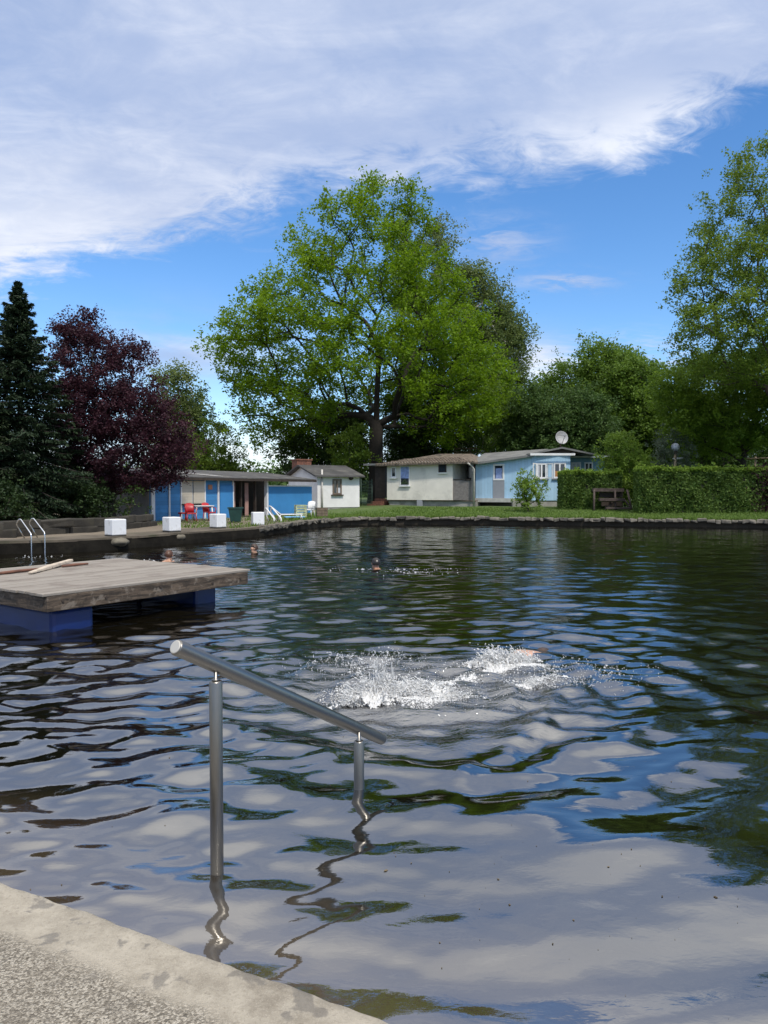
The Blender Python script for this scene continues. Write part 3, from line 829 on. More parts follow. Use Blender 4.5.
for pxc in (243.2, 257.5):
    mb = MB(); facade_box(mb, A, B, T(pxc - 0.5), T(pxc + 0.5), GZ, EZ, 0.1, 0.22); mb.build('post', dark_wood, shed)
mb = MB(); facade_box(mb, A, B, T(232.6), T(267), GZ - 0.05, GZ + 0.07, 0.05, 3.2); mb.build('porch_floor', conc_dark, shed)
mb = MB(); d = (B - A).normalized()
e0 = A - d * 0.25 - n * 0.35; e1 = B - d * 0.1 - n * 0.35; r0 = A - d * 0.25 + n * 3.6; r1 = B - d * 0.1 + n * 3.0
slab(mb, [(e0.x, e0.y, EZ + 0.10), (e1.x, e1.y, EZ + 0.10), (r1.x, r1.y, EZ + 0.50), (r0.x, r0.y, EZ + 0.56)], 0.10)
roof = mb.build('roof', felt, shed)
mb = MB(); facade_box(mb, A - d * 0.24, B - d * 0.1, 0, 1, EZ - 0.04, EZ + 0.07, -0.38, -0.352); mb.build('fascia', dark_wood, roof)
# light strip of newer sheet lying on the roof
mb = MB(); q0 = A.lerp(B, T(188)); q1 = A.lerp(B, T(214))
slab(mb, [(*(q0 + n * 2.4).xy, EZ + 0.46), (*(q1 - n * 0.1).xy, EZ + 0.175), (*(q1 + d * 0.5 - n * 0.1).xy, EZ + 0.175), (*(q0 + d * 0.5 + n * 2.4).xy, EZ + 0.46)], 0.03)
mb.build('roof_sheet', material('pale roof sheet', (0.33, 0.32, 0.31), 0.7, var=0.15), roof)

# ---------- white hut
F1 = V2(at(317.5, 512, 42).xy); F2 = V2(at(359.5, 510, 43.3).xy); G1 = V2(at(288, 510, 46.5).xy)
hd = (F2 - F1).normalized(); hn = back_of(F1, F2); depth = 4.4
hut = thing('hut', 'small white rendered hut with dark gabled roof next to the blue shed', 'hut', (F1.x, F1.y, 0.35))
Bk0 = F1 + hn * depth; Bk1 = F2 + hn * depth
base = 0.34; pz = zat(507.3, 42.5); ez = zat(476.3, 42.5)
mid = F1.lerp(Bk0, 0.5); rz_ = ez + 0.62
mb = MB(); mb.prism([F1 + hn * .03, F2 - hd * .1 + hn * .03, Bk1 - hd * .1, Bk0], base - 0.2, pz); mb.build('plinth', plinth_mat, hut)
mb = MB(); mb.prism([F1, F2, Bk1, Bk0], pz, ez)
# gable triangles
m2 = F2.lerp(Bk1, 0.5)
for (a, c, bk) in ((F1, mid, Bk0), (F2, m2, Bk1)):
    o_ = hd * 0.12 * (1 if a is F1 else -1)
    mb.add([(a.x, a.y, ez), (bk.x, bk.y, ez), (c.x, c.y, rz_), (a.x + o_.x, a.y + o_.y, ez), (bk.x + o_.x, bk.y + o_.y, ez), (c.x + o_.x, c.y + o_.y, rz_)],
           [(0, 2, 1), (3, 4, 5), (0, 3, 5, 2), (1, 2, 5, 4), (0, 1, 4, 3)])
mb.build('wall', white_paint, hut)
window(hut, F1, F2, 332.5, 341.5, 479, 494.5, frame=material('brown window frame', (0.16, 0.12, 0.09), 0.6), fw=0.09, mullions=1, curtain=curtain_white, cpart=(0.35, 1.0, 0.0, 0.42), sill=dark_wood)
mb = MB(); ov = 0.3
for sgn, E0, E1 in ((0, F1 - hn * 0.35, F2 - hn * 0.35), (1, Bk0 + hn * 0.35, Bk1 + hn * 0.35)):
    a0 = E0 - hd * ov; a1 = E1 + hd * ov * 0.6; c0 = mid - hd * ov; c1 = m2 + hd * ov * 0.6
    lo = ez - 0.02; hi = rz_ + 0.09
    cs = [(a0.x, a0.y, lo + .06), (a1.x, a1.y, lo + .06), (c1.x, c1.y, hi), (c0.x, c0.y, hi)]
    if sgn: cs = cs[::-1]
    slab(mb, cs, 0.09)
rf = mb.build('roof', felt, hut)
mb = MB(); ch = mid + hd * 0.5 + hn * 1.3
mb.box((ch.x, ch.y, rz_ + 0.02), (0.95, 0.8, 0.75), math.atan2(hd.y, hd.x)); mb.box((ch.x, ch.y, rz_ + 0.43), (1.05, 0.9, 0.08), math.atan2(hd.y, hd.x))
mb.build('chimney', brick_red, rf)
dp = on_line(321.5, F1, F2) - hn * 0.09
mb = MB(); mb.tube([(dp.x, dp.y, 0.35), (dp.x, dp.y, zat(469.5, 42))], 0.055, 8); mb.build('drainpipe', material('pale pipe', (0.55, 0.52, 0.47), 0.5), hut)
mb = MB(); lp = on_line(350.5, F1, F2) - hn * 0.08; mb.lathe((lp.x, lp.y, zat(480, 43) ), [(0.05, 0), (0.13, 0.05), (0.13, 0.14), (0.04, 0.18)], 12); mb.build('wall_lamp', dark_wood, hut)

# ---------- cream bungalow
A2 = V2(at(387, 500, 46.5).xy); B2 = V2(at(452.5, 499.5, 44.8).xy); n2_ = back_of(A2, B2); d2 = (B2 - A2).normalized()
bung = thing('bungalow', 'cream rendered bungalow with weathered low tiled roof and recessed railed porch', 'bungalow', (A2.x, A2.y, 0.6))
wz0, wz1 = zat(500, 45.6), zat(463.2, 45.6)
mb = MB(); facade_box(mb, A2, B2, 0, 1, wz0, wz1 + 0.1, 0, 5); mb.build('wall', cream_render, bung)
C2 = V2(at(475.5, 500, 44.4).xy)
mb = MB(); facade_box(mb, A2 + d2 * 0.12, C2, 0, 1, 0.2, wz0 - 0.07, 0.12, 5); mb.build('plinth', plinth_mat, bung)
mb = MB(); facade_box(mb, A2 - d2 * .02, C2, 0, 1, wz0 - 0.07, wz0 - 0.003, 0.05, 5.05); mb.build('floor_slab', material('brown slab edge', (0.18, 0.14, 0.11), 0.8), bung)
mb = MB(); facade_box(mb, B2 + d2 * 0.03, C2, 0, 1, wz0, wz1 + 0.1, 3.0, 3.2); mb.build('back_wall', grey_side, bung)
D2 = B2 + n2_ * 3.0; E2 = C2 + n2_ * 3.0
window(bung, D2 + d2 * .03, E2, 464.5, 474, 463.5, 479, frame=dark_wood, mullions=0, sill=False)
window(bung, A2, B2, 391.2, 396.4, 467, 477.5, mullions=0)
window(bung, A2, B2, 400.2, 409.8, 465.8, 485.5, frame=white_trim, fw=0.05, mullions=0, curtain=curtain_blue, cpart=(0, 1, 0.35, 1.0), sill=True)
window(bung, A2, B2, 438.6, 446.4, 463.8, 472.5, frame=dark_wood, fw=0.05, mullions=0, sill=white_trim)
pl_ = on_line(405, A2, B2) - n2_ * 0.06
mb = MB()
for k in range(26):
    a_ = random.uniform(-0.22, 0.22)
    mb.lathe((pl_.x + a_ * d2.x, pl_.y + a_ * d2.y - 0.03, zat(484.6, 45.6) + random.uniform(0, 0.28 * (1 - abs(a_) * 3))), [(0.001, 0), (0.05, 0.03), (0.035, 0.07), (0.001, 0.09)], 5)
mb.build('window_plant', material('dark pot plant', (0.02, 0.045, 0.015), 0.7), bung)
mb = MB()
tt0 = 0.02
for k in range(17):
    tq = k / 16.0; P = (B2 + d2 * 0.08).lerp(C2 - d2 * 0.06, tq)
    mb.box((P.x, P.y + 0.1, (wz0 + zat(480.5, 44.6)) / 2), (0.085, 0.03, zat(480.5, 44.6) - wz0 - 0.02), math.atan2(d2.y, d2.x))
mb.build('railing', material('grey weathered boards', (0.19, 0.175, 0.165), 0.85, var=0.2, vscale=8), bung)
mb = MB(); P = (B2 + d2 * 0.02).lerp(C2, 0.5); mb.box((P.x, P.y + 0.1, zat(480, 44.6) + 0.02), ((C2 - B2).length - 0.05, 0.08, 0.06), math.atan2(d2.y, d2.x)); mb.build('handrail', dark_wood, bung)
mb = MB(); P = B2 + d2 * 1.25 
mb.box((P.x, P.y + 0.06, (wz0 + wz1) / 2), (0.09, 0.09, wz1 - wz0), 0)
mb.build('porch_post', grey_side, bung)
mb = MB(); hb = on_line(419.5, A2, B2) + n2_ * 0.06; mb.box((hb.x, hb.y, 0.8), (0.36, 0.1, 0.42), math.atan2(d2.y, d2.x)); mb.build('hatch', grey_panel, bung)
# roof: hipped slab, ragged tile edge
L0 = A2 - d2 * 0.6 - n2_ * 0.5; R0 = C2 + d2 * 0.05 - n2_ * 0.5; L1 = A2 - d2 * 0.6 + n2_ * 5.4; R1 = C2 + n2_ * 5.4
pk0 = A2.lerp(B2, 0.62) + n2_ * 2.4; pk1 = B2 + d2 * 0.5 + n2_ * 2.4
hz = zat(462.9, 45.6)
vs = [(L0.x, L0.y, hz - .08), (R0.x, R0.y, hz + .02), (R1.x, R1.y, hz), (L1.x, L1.y, hz), (pk0.x, pk0.y, hz + 0.66), (pk1.x, pk1.y, hz + 0.62)]
lo = [(x, y, z - 0.1) for x, y, z in vs[:4]]
mb = MB(); mb.add(vs + lo, [(0, 1, 5, 4), (1, 2, 5), (2, 3, 4, 5), (3, 0, 4), (9, 8, 7, 6), (0, 6, 7, 1), (1, 7, 8, 2), (2, 8, 9, 3), (3, 9, 6, 0)])
rf = mb.build('roof', tile_mat, bung)
mb = MB()
for k in range(34):
    tq = (k + 0.5) / 34; P = L0.lerp(R0, tq); zz = hz - 0.08 + 0.10 * tq
    for row in range(5):
        Q_ = P + n2_ * (0.12 + row * 0.33)
        rise = 0.66 * (row * 0.33 + 0.12) / 2.9
        edge_t = min(tq, 1 - tq) * 7.4
        if edge_t < row * 0.4: continue
        mb.tube([(Q_.x - n2_.x * 0.2, Q_.y - n2_.y * 0.2, zz + rise - 0.02 + random.uniform(0, .025)), (Q_.x + n2_.x * 0.2, Q_.y + n2_.y * 0.2, zz + rise + 0.03)], 0.04, 6)
mb.build('tiles', tile_mat, rf)
mb = MB(); g0 = at(468, 463, 44.0); g1 = at(474, 469, 44.2); mb.tube([g0, (g0 + g1) / 2 + Vector((0, 0, .03)), g1, (g1.x, g1.y, 0.6)], 0.05, 8); mb.build('drainpipe', material('pale pipe', (0.55, 0.52, 0.47), 0.5), bung)

# dark lean-to with brick steps at the bungalow's left end
A3 = V2(at(372.5, 500, 47.6).xy); B3 = V2(at(387, 500, 47.0).xy); n3_ = back_of(A3, B3)
lean = thing('lean_to', 'dark timber lean-to closet between the oak trunk and the cream bungalow', 'lean-to', (A3.x, A3.y, 0.6))
mb = MB(); facade_box(mb, A3, B3, 0, 0.96, zat(498, 47.3), zat(465.5, 47.3), 0.3, 3.0); mb.build('wall', dark_wood, lean)
mb = MB(); facade_box(mb, A3, B3, 0.72, 0.94, zat(497.5, 47.3), zat(468, 47.3), 0.25, 0.296); mb.build('door', material('black door', (0.02, 0.022, 0.025), 0.5), lean)
mb = MB()
for k in range(3):
    facade_box(mb, A3, B3, 0.12 - .05 * k, 0.94, 0.45, zat(498.5 + 2.6 * k, 47.3), 0.05 - 0.36 * (k), 0.295 - 0.36 * (k) if k else 0.295)
mb.build('steps', brick_red, lean)
mb = MB(); nn = (B3 - A3).normalized(); q = [A3 - nn * 0.5 - n3_ * 0.3, B3 - nn * 0.1 - n3_ * 0.3, B3 - nn * 0.1 + n3_ * 3.1, A3 - nn * 0.5 + n3_ * 3.1]
zz = zat(465.3, 47); mb.prism(q, zz, zz + 0.12); mb.build('roof', felt_grey, lean)

# ---------- light blue cottage
P0 = V2(at(475.5, 498, 45.2).xy); P1 = V2(at(531.5, 498, 43.6).xy); P2 = V2(at(570, 498, 43.6).xy); P2b = P2 + V2((0.05, 1.6)); P3 = V2(at(604, 498, 45.0).xy)
P3 = V2((P3.x, P2b.y - 0.2))
cot = thing('cottage', 'light blue boarded cottage with white windows and satellite dish, right of the cream bungalow', 'cottage', (P0.x, P0.y, 0.6))
z0 = zat(498.2, 44.4)
zt0, zt1 = zat(464.3, 45.2), zat(456.5, 43.6)
mb = MB(); nq = back_of(P0, P1)
mb.prism([P0, P1, P1 + nq * 5.5, P0 + nq * 5.5], z0, [zt0, zt1, zt1, zt0]); mb.build('wall', light_blue, cot)
mb = MB(); mb.prism([P1 + V2((0.012, 0)), P2, P2 + V2((0, 5.2)), P1 + V2((0.012, 5.2))], zat(500.5, 43.6), zat(455.6, 43.6)); mb.build('bay_wall', light_blue, cot)
mb = MB(); mb.prism([P2 + V2((.012, 1.6)), P3, P3 + V2((0, 3.6)), P2 + V2((0.012, 5.2))], 0.3, zat(456.5, 45.1)); mb.build('wing_wall', teal_board, cot)
mb = MB(); facade_box(mb, P0, P1, fr_px(493, P0, P1)[0], fr_px(504.4, P0, P1)[0], z0, zat(480.5, 44.6), -0.03, -0.002); mb.build('panel', grey_panel, cot)
window(cot, P0, P1, 493.2, 504.3, 464.0, 480.3, fw=0.10, mullions=0, curtain=curtain_blue, cpart=(0.1, 0.9, 0, 0.8), sill=False)
window(cot, P1, P2, 536.0, 546.5, 463.2, 478.6, fw=0.09, mullions=1, curtain=curtain_white, cpart=(0, 0.25, 0, 1), open_leaf=True, sill=grey_panel)
window(cot, P1, P2, 553.2, 565.6, 462.6, 478.2, fw=0.09, mullions=1, curtain=orange_mat, cpart=(0.0, 0.46, 0.0, 0.45), sill=grey_panel)
window(cot, P2b, P3, 570.8, 580.6, 462.3, 470.5 + 4, fw=0.08, mullions=1, curtain=curtain_white, cpart=(0, 1, .5, 1), sill=False)
window(cot, P2b, P3, 584.0, 592.6, 462.3, 470.5 + 4, fw=0.08, mullions=1, sill=False)
mb = MB(); mb.prism([P0 - nq * 0.18 + V2((-.05, 0)), on_line(515, P0, P1) - nq * 0.18, on_line(515, P0, P1) + nq * 1.0, P0 + nq * 1.0 + V2((-.05, 0))], z0 - 0.24, z0 - 0.004); mb.build('floor_slab', material('pale slab', (0.47, 0.46, 0.43), 0.85, var=0.12), cot)
mb = MB(); mb.prism([P0 + nq * 0.5, P1 + nq * 0.4 - V2((1.2, 0)), P1 + nq * 5, P0 + nq * 5], 0.3, z0 - 0.245); mb.build('underfloor', conc_dark, cot)
mb = MB(); mb.prism([P1 - V2((0.0, -.05)) - V2((1.1, 0)) , P2 + V2((0, .05)), P2 + V2((0, 5)), P1 + V2((-1.1, 5))], 0.3, zat(500.6, 43.6)); mb.build('plinth', plinth_mat, cot)
# roofs
mb = MB(); o_ = 0.35
a0 = P0 - nq * o_ - V2((0.25, 0)); a1 = P1 - nq * o_ + V2((0.1, 0)); b1 = P1 + nq * 5.6 + V2((0.1, 0)); b0 = P0 + nq * 5.6 - V2((0.25, 0))
mid0 = a0.lerp(b0, 0.45); mid1 = V2(at(548, 450, 45.6).xy)
slab(mb, [(a0.x, a0.y, zt0 + 0.06), (a1.x, a1.y, zt1 + 0.10), (mid1.x, mid1.y, zat(449.0, 45.8)), (mid0.x, mid0.y, zt0 + 0.78)], 0.13)
slab(mb, [(mid0.x, mid0.y, zt0 + 0.78), (mid1.x, mid1.y, zat(449.0, 45.8)), (b1.x, b1.y, zt1), (b0.x, b0.y, zt0)], 0.13)
r_ = mb.build('roof', felt_grey, cot)
ax = V2(at(560, 448, 43.9).xy); zg = zat(454.6, 43.6)
gl0 = P1 + V2((-0.15, -0.3)); gr0 = P2 + V2((0.2, -0.3)); apz = zat(448.2, 43.6)
mb = MB()
mb.add([(gl0.x + .7, P1.y - 0.02, zg + .05), (P2.x + 1.1, P1.y - 0.02, zg + .05), (ax.x, P1.y - 0.02, apz - 0.05), (gl0.x + .7, P1.y + 0.1, zg + .05), (P2.x + 1.1, P1.y + 0.1, zg + .05), (ax.x, P1.y + 0.1, apz - 0.05)],
       [(0, 1, 2), (3, 5, 4), (0, 2, 5, 3), (1, 4, 5, 2), (0, 3, 4, 1)]); mb.build('gable', dark_wood, cot)
mb = MB()
ax2 = ax + V2((0, 5.5))
slab(mb, [(gl0.x - 0.1, gl0.y, zg + 0.06), (ax.x, gl0.y, apz + 0.06), (ax2.x, ax2.y, apz + 0.06), (gl0.x - 0.1, ax2.y, zg + 0.02)], 0.10)
slab(mb, [(ax.x, gl0.y, apz + 0.06), (P2.x + 1.5, gl0.y, zg + 0.02), (P2.x + 1.5, ax2.y, zg), (ax2.x, ax2.y, apz + 0.06)], 0.10)
mb.build('roof', felt_grey, cot)
mb = MB(); mb.box(((gl0.x + gr0.x) / 2, gl0.y - 0.02, zg), (gr0.x - gl0.x, 0.05, 0.13)); mb.build('fascia', white_trim, cot)
mb = MB(); zw = zat(456.6, 45.1)
slab(mb, [(P2.x + 0.1, P2b.y - 0.35, zw + 0.03), (P3.x + 0.4, P3.y - 0.35, zw + 0.05), (P3.x + 0.4, P3.y + 3.8, zw + 0.26), (P2.x + 0.1, P2b.y + 3.8, zw + 0.26)], 0.10)
wr = mb.build('roof', felt_grey, cot)
mb = MB(); mb.box(((P2.x + P3.x) / 2 + 0.25, P3.y - 0.38, zw - 0.03), (P3.x - P2.x + 0.3, 0.04, 0.10)); mb.build('fascia', white_trim, wr)

# satellite dish on the cottage roof
dc = at(561, 438, 44.4)
dish = thing('satellite_dish', 'round pale grey satellite dish on a mast above the cottage roof', 'satellite dish', (dc.x, dc.y, zat(449, 44.4)))
tilt = Matrix.Rotation(math.radians(78), 4, 'X') @ Matrix.Identity(4)
tilt = Matrix.Rotation(math.radians(12), 4, 'Z') @ tilt
mb = MB(); R_ = 0.385
mb.lathe(dc, [(0.001, 0.0), (0.15, 0.012), (0.30, 0.05), (R_, 0.11), (R_ + 0.015, 0.115), (R_ + 0.01, 0.10), (0.30, 0.035), (0.15, -0.005), (0.001, -0.02)], 28, tilt)
mb.build('reflector', material('pale dish', (0.42, 0.42, 0.43), 0.5, var=0.12, vscale=3, stain=(0.25, 0.25, 0.25), stain_amt=0.5), dish)
fp = dc + (tilt @ Vector((0, 0, 0.5)))
mb = MB(); mb.tube([dc + (tilt @ Vector((0, -R_, 0.1))), fp], 0.015, 6); mb.tube([dc + (tilt @ Vector((R_ * .8, R_ * .4, 0.1))), fp], 0.01, 6); mb.tube([dc + (tilt @ Vector((-R_ * .8, R_ * .4, 0.1))), fp], 0.01, 6); mb.build('feed_arm', dark_wood, dish)
mb = MB(); mb.lathe(fp - Vector((0, 0, .05)), [(0.03, 0), (0.05, 0.04), (0.04, 0.1)], 10); mb.build('receiver', grey_panel, dish)
mb = MB(); mb.tube([(dc.x, dc.y + 0.08, dc.z), (dc.x, dc.y + 0.1, dc.z - 0.3), (dc.x, dc.y + 0.1, zat(449.5, 44.4) - 0.2)], 0.04, 8); mb.build('mast', material('rusty mast', (0.12, 0.08, 0.06), 0.8), dish)

# fences behind
fence_wood = material('weathered rail wood', (0.16, 0.12, 0.085), 0.85, var=0.3, vscale=6, bump=0.3)
def rail_fence(a, b_, z, h, nposts, name, label, rails=(0.45, 0.9)):
    f = thing(name, label, 'fence', (a.x, a.y, z))
    for k in range(nposts):
        p = a.lerp(b_, k / (nposts - 1)); mb = MB(); mb.tube([(p.x, p.y, z - 0.1), (p.x, p.y, z + h)], 0.07, 7); mb.build('post', fence_wood, f)
    for r in rails:
        mb = MB(); mb.tube([(a.x, a.y - 0.08, z + h * r), (b_.x, b_.y - 0.08, z + h * r + 0.05)], 0.055, 7); mb.build('rail', fence_wood, f)
    return f
rail_fence(V2(at(728, 460, 56).xy), V2(at(800, 460, 52).xy), 1.4 - 0.75, 3.4, 6, 'rail_fence', 'brown wooden rail fence behind the right end of the long hedge', (0.55, 0.75, 0.95))
rail_fence(V2(at(455, 450, 60).xy), V2(at(545, 450, 60).xy), 0.6, 4.4, 7, 'wooden_fence', 'high brown wooden fence rail behind the cream bungalow and blue cottage', (0.92, 0.985))
# green wire mesh gate beside the hut
ga, gb = V2(at(361, 500, 46).xy), V2(at(372, 500, 47).xy)
g = thing('mesh_fence', 'green wire mesh fence panel between the white hut and the oak trunk', 'fence', (ga.x, ga.y, 0.5))
gm_ = material('dark green wire', (0.03, 0.06, 0.045), 0.6)
for k in range(2):
    p = ga.lerp(gb, k); mb = MB(); mb.tube([(p.x, p.y, 0.3), (p.x, p.y, 2.3)], 0.035, 6); mb.build('post', gm_, g)
mb = MB()
for k in range(1, 10):
    p = ga.lerp(gb, k / 10); mb.tube([(p.x, p.y, 0.55), (p.x, p.y, 2.2)], 0.008, 4, False)
for k in range(9):
    mb.tube([(ga.x, ga.y, 0.55 + 0.2 * k), (gb.x, gb.y, 0.55 + 0.2 * k)], 0.008, 4, False)
mb.build('mesh', gm_, g)

# ================================================================== TREES
bark = material('oak bark', (0.085, 0.065, 0.05), 0.95, var=0.4, vscale=7, bump=0.9, bscale=9, streak=(1, 1, 0.25))
bark_dark = material('dark bark', (0.045, 0.036, 0.03), 0.95, var=0.35, vscale=8, bump=0.6)
bark_black = material('very dark bark', (0.019, 0.015, 0.012), 0.95, var=0.35, vscale=8, bump=0.6)
bark_birch = material('birch bark', (0.42, 0.40, 0.37), 0.85, var=0.3, vscale=6, stain=(0.05, 0.045, 0.04), stain_amt=0.9, stain_scale=5, streak=(1, 1, 3))
LM = dict(
    oak=leaf_material('oak leaves', (0.042, 0.105, 0.006), (0.175, 0.28, 0.010), 0.42),
    poplar=leaf_material('poplar leaves', (0.065, 0.105, 0.030), (0.18, 0.23, 0.07), 0.36),
    right=leaf_material('young leaves', (0.060, 0.12, 0.012), (0.19, 0.27, 0.035), 0.38),
    dark=leaf_material('dark green leaves', (0.018, 0.042, 0.010), (0.065, 0.11, 0.024), 0.25),
    mid=leaf_material('mid green leaves', (0.048, 0.10, 0.014), (0.155, 0.245, 0.035), 0.38),
    deep=leaf_material('deep green leaves', (0.030, 0.068, 0.018), (0.095, 0.16, 0.04), 0.32),
    light=leaf_material('light green leaves', (0.06, 0.11, 0.012), (0.19, 0.27, 0.035), 0.38),
    beech=leaf_material('copper leaves', (0.020, 0.008, 0.014), (0.075, 0.026, 0.038), 0.28),
    grey=leaf_material('silvery leaves', (0.07, 0.10, 0.065), (0.18, 0.22, 0.15), 0.25),
    horn=leaf_material('hornbeam leaves', (0.060, 0.12, 0.012), (0.19, 0.29, 0.030), 0.42),
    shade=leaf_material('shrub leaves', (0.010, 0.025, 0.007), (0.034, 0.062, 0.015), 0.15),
    spruce=leaf_material('spruce needles', (0.010, 0.024, 0.013), (0.036, 0.060, 0.026), 0.10),
    spruce2=leaf_material('old spruce needles', (0.010, 0.022, 0.010), (0.036, 0.052, 0.020), 0.06),
    hedge=leaf_material('hedge leaves', (0.035, 0.080, 0.013), (0.16, 0.24, 0.05), 0.25),
    hedgetop=leaf_material('new hedge shoots', (0.09, 0.17, 0.018), (0.24, 0.34, 0.05), 0.34),
    grass=leaf_material('grass blades', (0.055, 0.105, 0.014), (0.15, 0.23, 0.04), 0.25),
)

def grow(trunk, targets, step=0.9, alpha=0.45, sag=0.0, rng=RNG, free=0.33):
    """greedy branching: each target hangs on the node that gives the shortest way. trunk: list of points.
    returns nodes, parents"""
    P = [np.array(p, float) for p in trunk]; par = [-1] + list(range(len(trunk) - 1))
    L = [0.0]
    for i in range(1, len(P)): L.append(L[-1] + np.linalg.norm(P[i] - P[i - 1]))
    arr = np.array(P); Ls = np.array(L)
    fork = np.array(trunk[-1], float)
    start = np.array(trunk[max(0, len(trunk) // 2)])
    order = np.argsort(np.linalg.norm(targets - start, axis=1))
    tips = []
    minz = trunk[max(1, int(len(trunk) * free))][2] - 0.01
    for ti in order:
        t_ = targets[ti]
        dv = arr - t_
        dd = np.linalg.norm(dv, axis=1)
        cost = dd * (1 + 0.5 * np.clip(dv[:, 2] / np.maximum(dd, .01), 0, 1)) + alpha * Ls + (arr[:, 2] < minz) * 100
        j = int(np.argmin(cost))
        a = arr[j]; d = t_ - a; ln = np.linalg.norm(d); n = max(1, int(ln / step))
        prev = j; new = []
        nrm = rng.normal(size=3) * 0.10 * ln
        for k in range(1, n + 1):
            f = k / n
            q = a + d * f + nrm * math.sin(PI * f) * 0.7 + np.array([0, 0, 0.10 * ln * math.sin(PI * f)]) + rng.normal(size=3) * 0.07 * (k < n)
            new.append(q); par.append(prev); prev = len(par) - 1
            L.append(L[par[-1]] + ln / n)
        arr = np.vstack([arr, new]); Ls = np.array(L)
        tips.append(len(par) - 1)
    return arr, par, tips

def limbs(arr, par, r_tip, r_base, ntrunk, power=2.3, trunk_r=None):
    n = len(arr); acc = np.zeros(n); kids = [[] for _ in range(n)]
    for i in range(1, n): kids[par[i]].append(i)
    rad = np.zeros(n)
    for i in range(n - 1, -1, -1):
        if not kids[i]: acc[i] = r_tip ** power
        else: acc[i] = sum(acc[k] for k in kids[i])
        rad[i] = acc[i] ** (1 / power)
    order_ok = all(par[i] < i for i in range(1, n))
    s = r_base / max(rad[0], 1e-6)
    s_ = np.clip((rad - r_tip) / max(rad[0] - r_tip, 1e-6), 0, 1)
    rad = rad * (1 + (s - 1) * s_ ** 0.6)
    return rad, kids

def branch_mesh(arr, par, rad, kids, ntrunk):
    """split into trunk tubes and branch tubes, following the thickest child"""
    trunk, branches = MB(), MB()
    done = set()
    stack = [(0, -1)]
    while stack:
        s, p = stack.pop()
        chain = [s] if p < 0 else [p, s]
        cur = s
        while kids[cur]:
            ks = sorted(kids[cur], key=lambda k: -rad[k])
            for k in ks[1:]: stack.append((k, cur))
            cur = ks[0]; chain.append(cur)
        if len(chain) < 2: continue
        pts = [Vector(arr[i]) for i in chain]
        rs = [rad[i] for i in chain]
        if p >= 0: rs[0] = min(rs[0], rs[1] * 1.25)
        rs[-1] *= 0.5
        big = rs[0]
        seg = 12 if p < 0 else (7 if big > 0.08 else 4)
        (trunk if p < 0 else branches).tube(pts, rs, seg, False)
    return trunk, branches

def outline_sampler(outline, D, n, rng, depth=0.8, shell=0.35, gap=0.0, cx=None):
    """clump centres inside a crown whose silhouette (py, left px, right px) was measured on the photograph, at distance D"""
    ys_ = np.array([o[0] for o in outline], float); ls = np.array([o[1] for o in outline], float); rs = np.array([o[2] for o in outline], float)
    zs = np.array([zat(y, D) for y in ys_])
    xl = (ls - 384) * D / FPX; xr = (rs - 384) * D / FPX
    order = np.argsort(zs); zs, xl, xr = zs[order], xl[order], xr[order]
    mx = ((xl + xr) / 2) if cx is None else np.full(len(zs), cx)
    pts = []
    zmin, zmax = zs[0], zs[-1]
    wmax = (xr - xl).max() / 2
    while len(pts) < n:
        z = rng.uniform(zmin, zmax); l = np.interp(z, zs, xl); r = np.interp(z, zs, xr)
        half = (r - l) / 2
        if rng.uniform() > (half / wmax) ** 2 + 0.04: continue
        th = rng.uniform(0, 2 * PI); q = rng.uniform() ** (0.5 * (1 - shell) + 0.05)
        x = (l + r) / 2 + math.cos(th) * half * q; y = D + math.sin(th) * half * q * depth
        pts.append((x, y, z))
    pts = np.array(pts)
    return pts

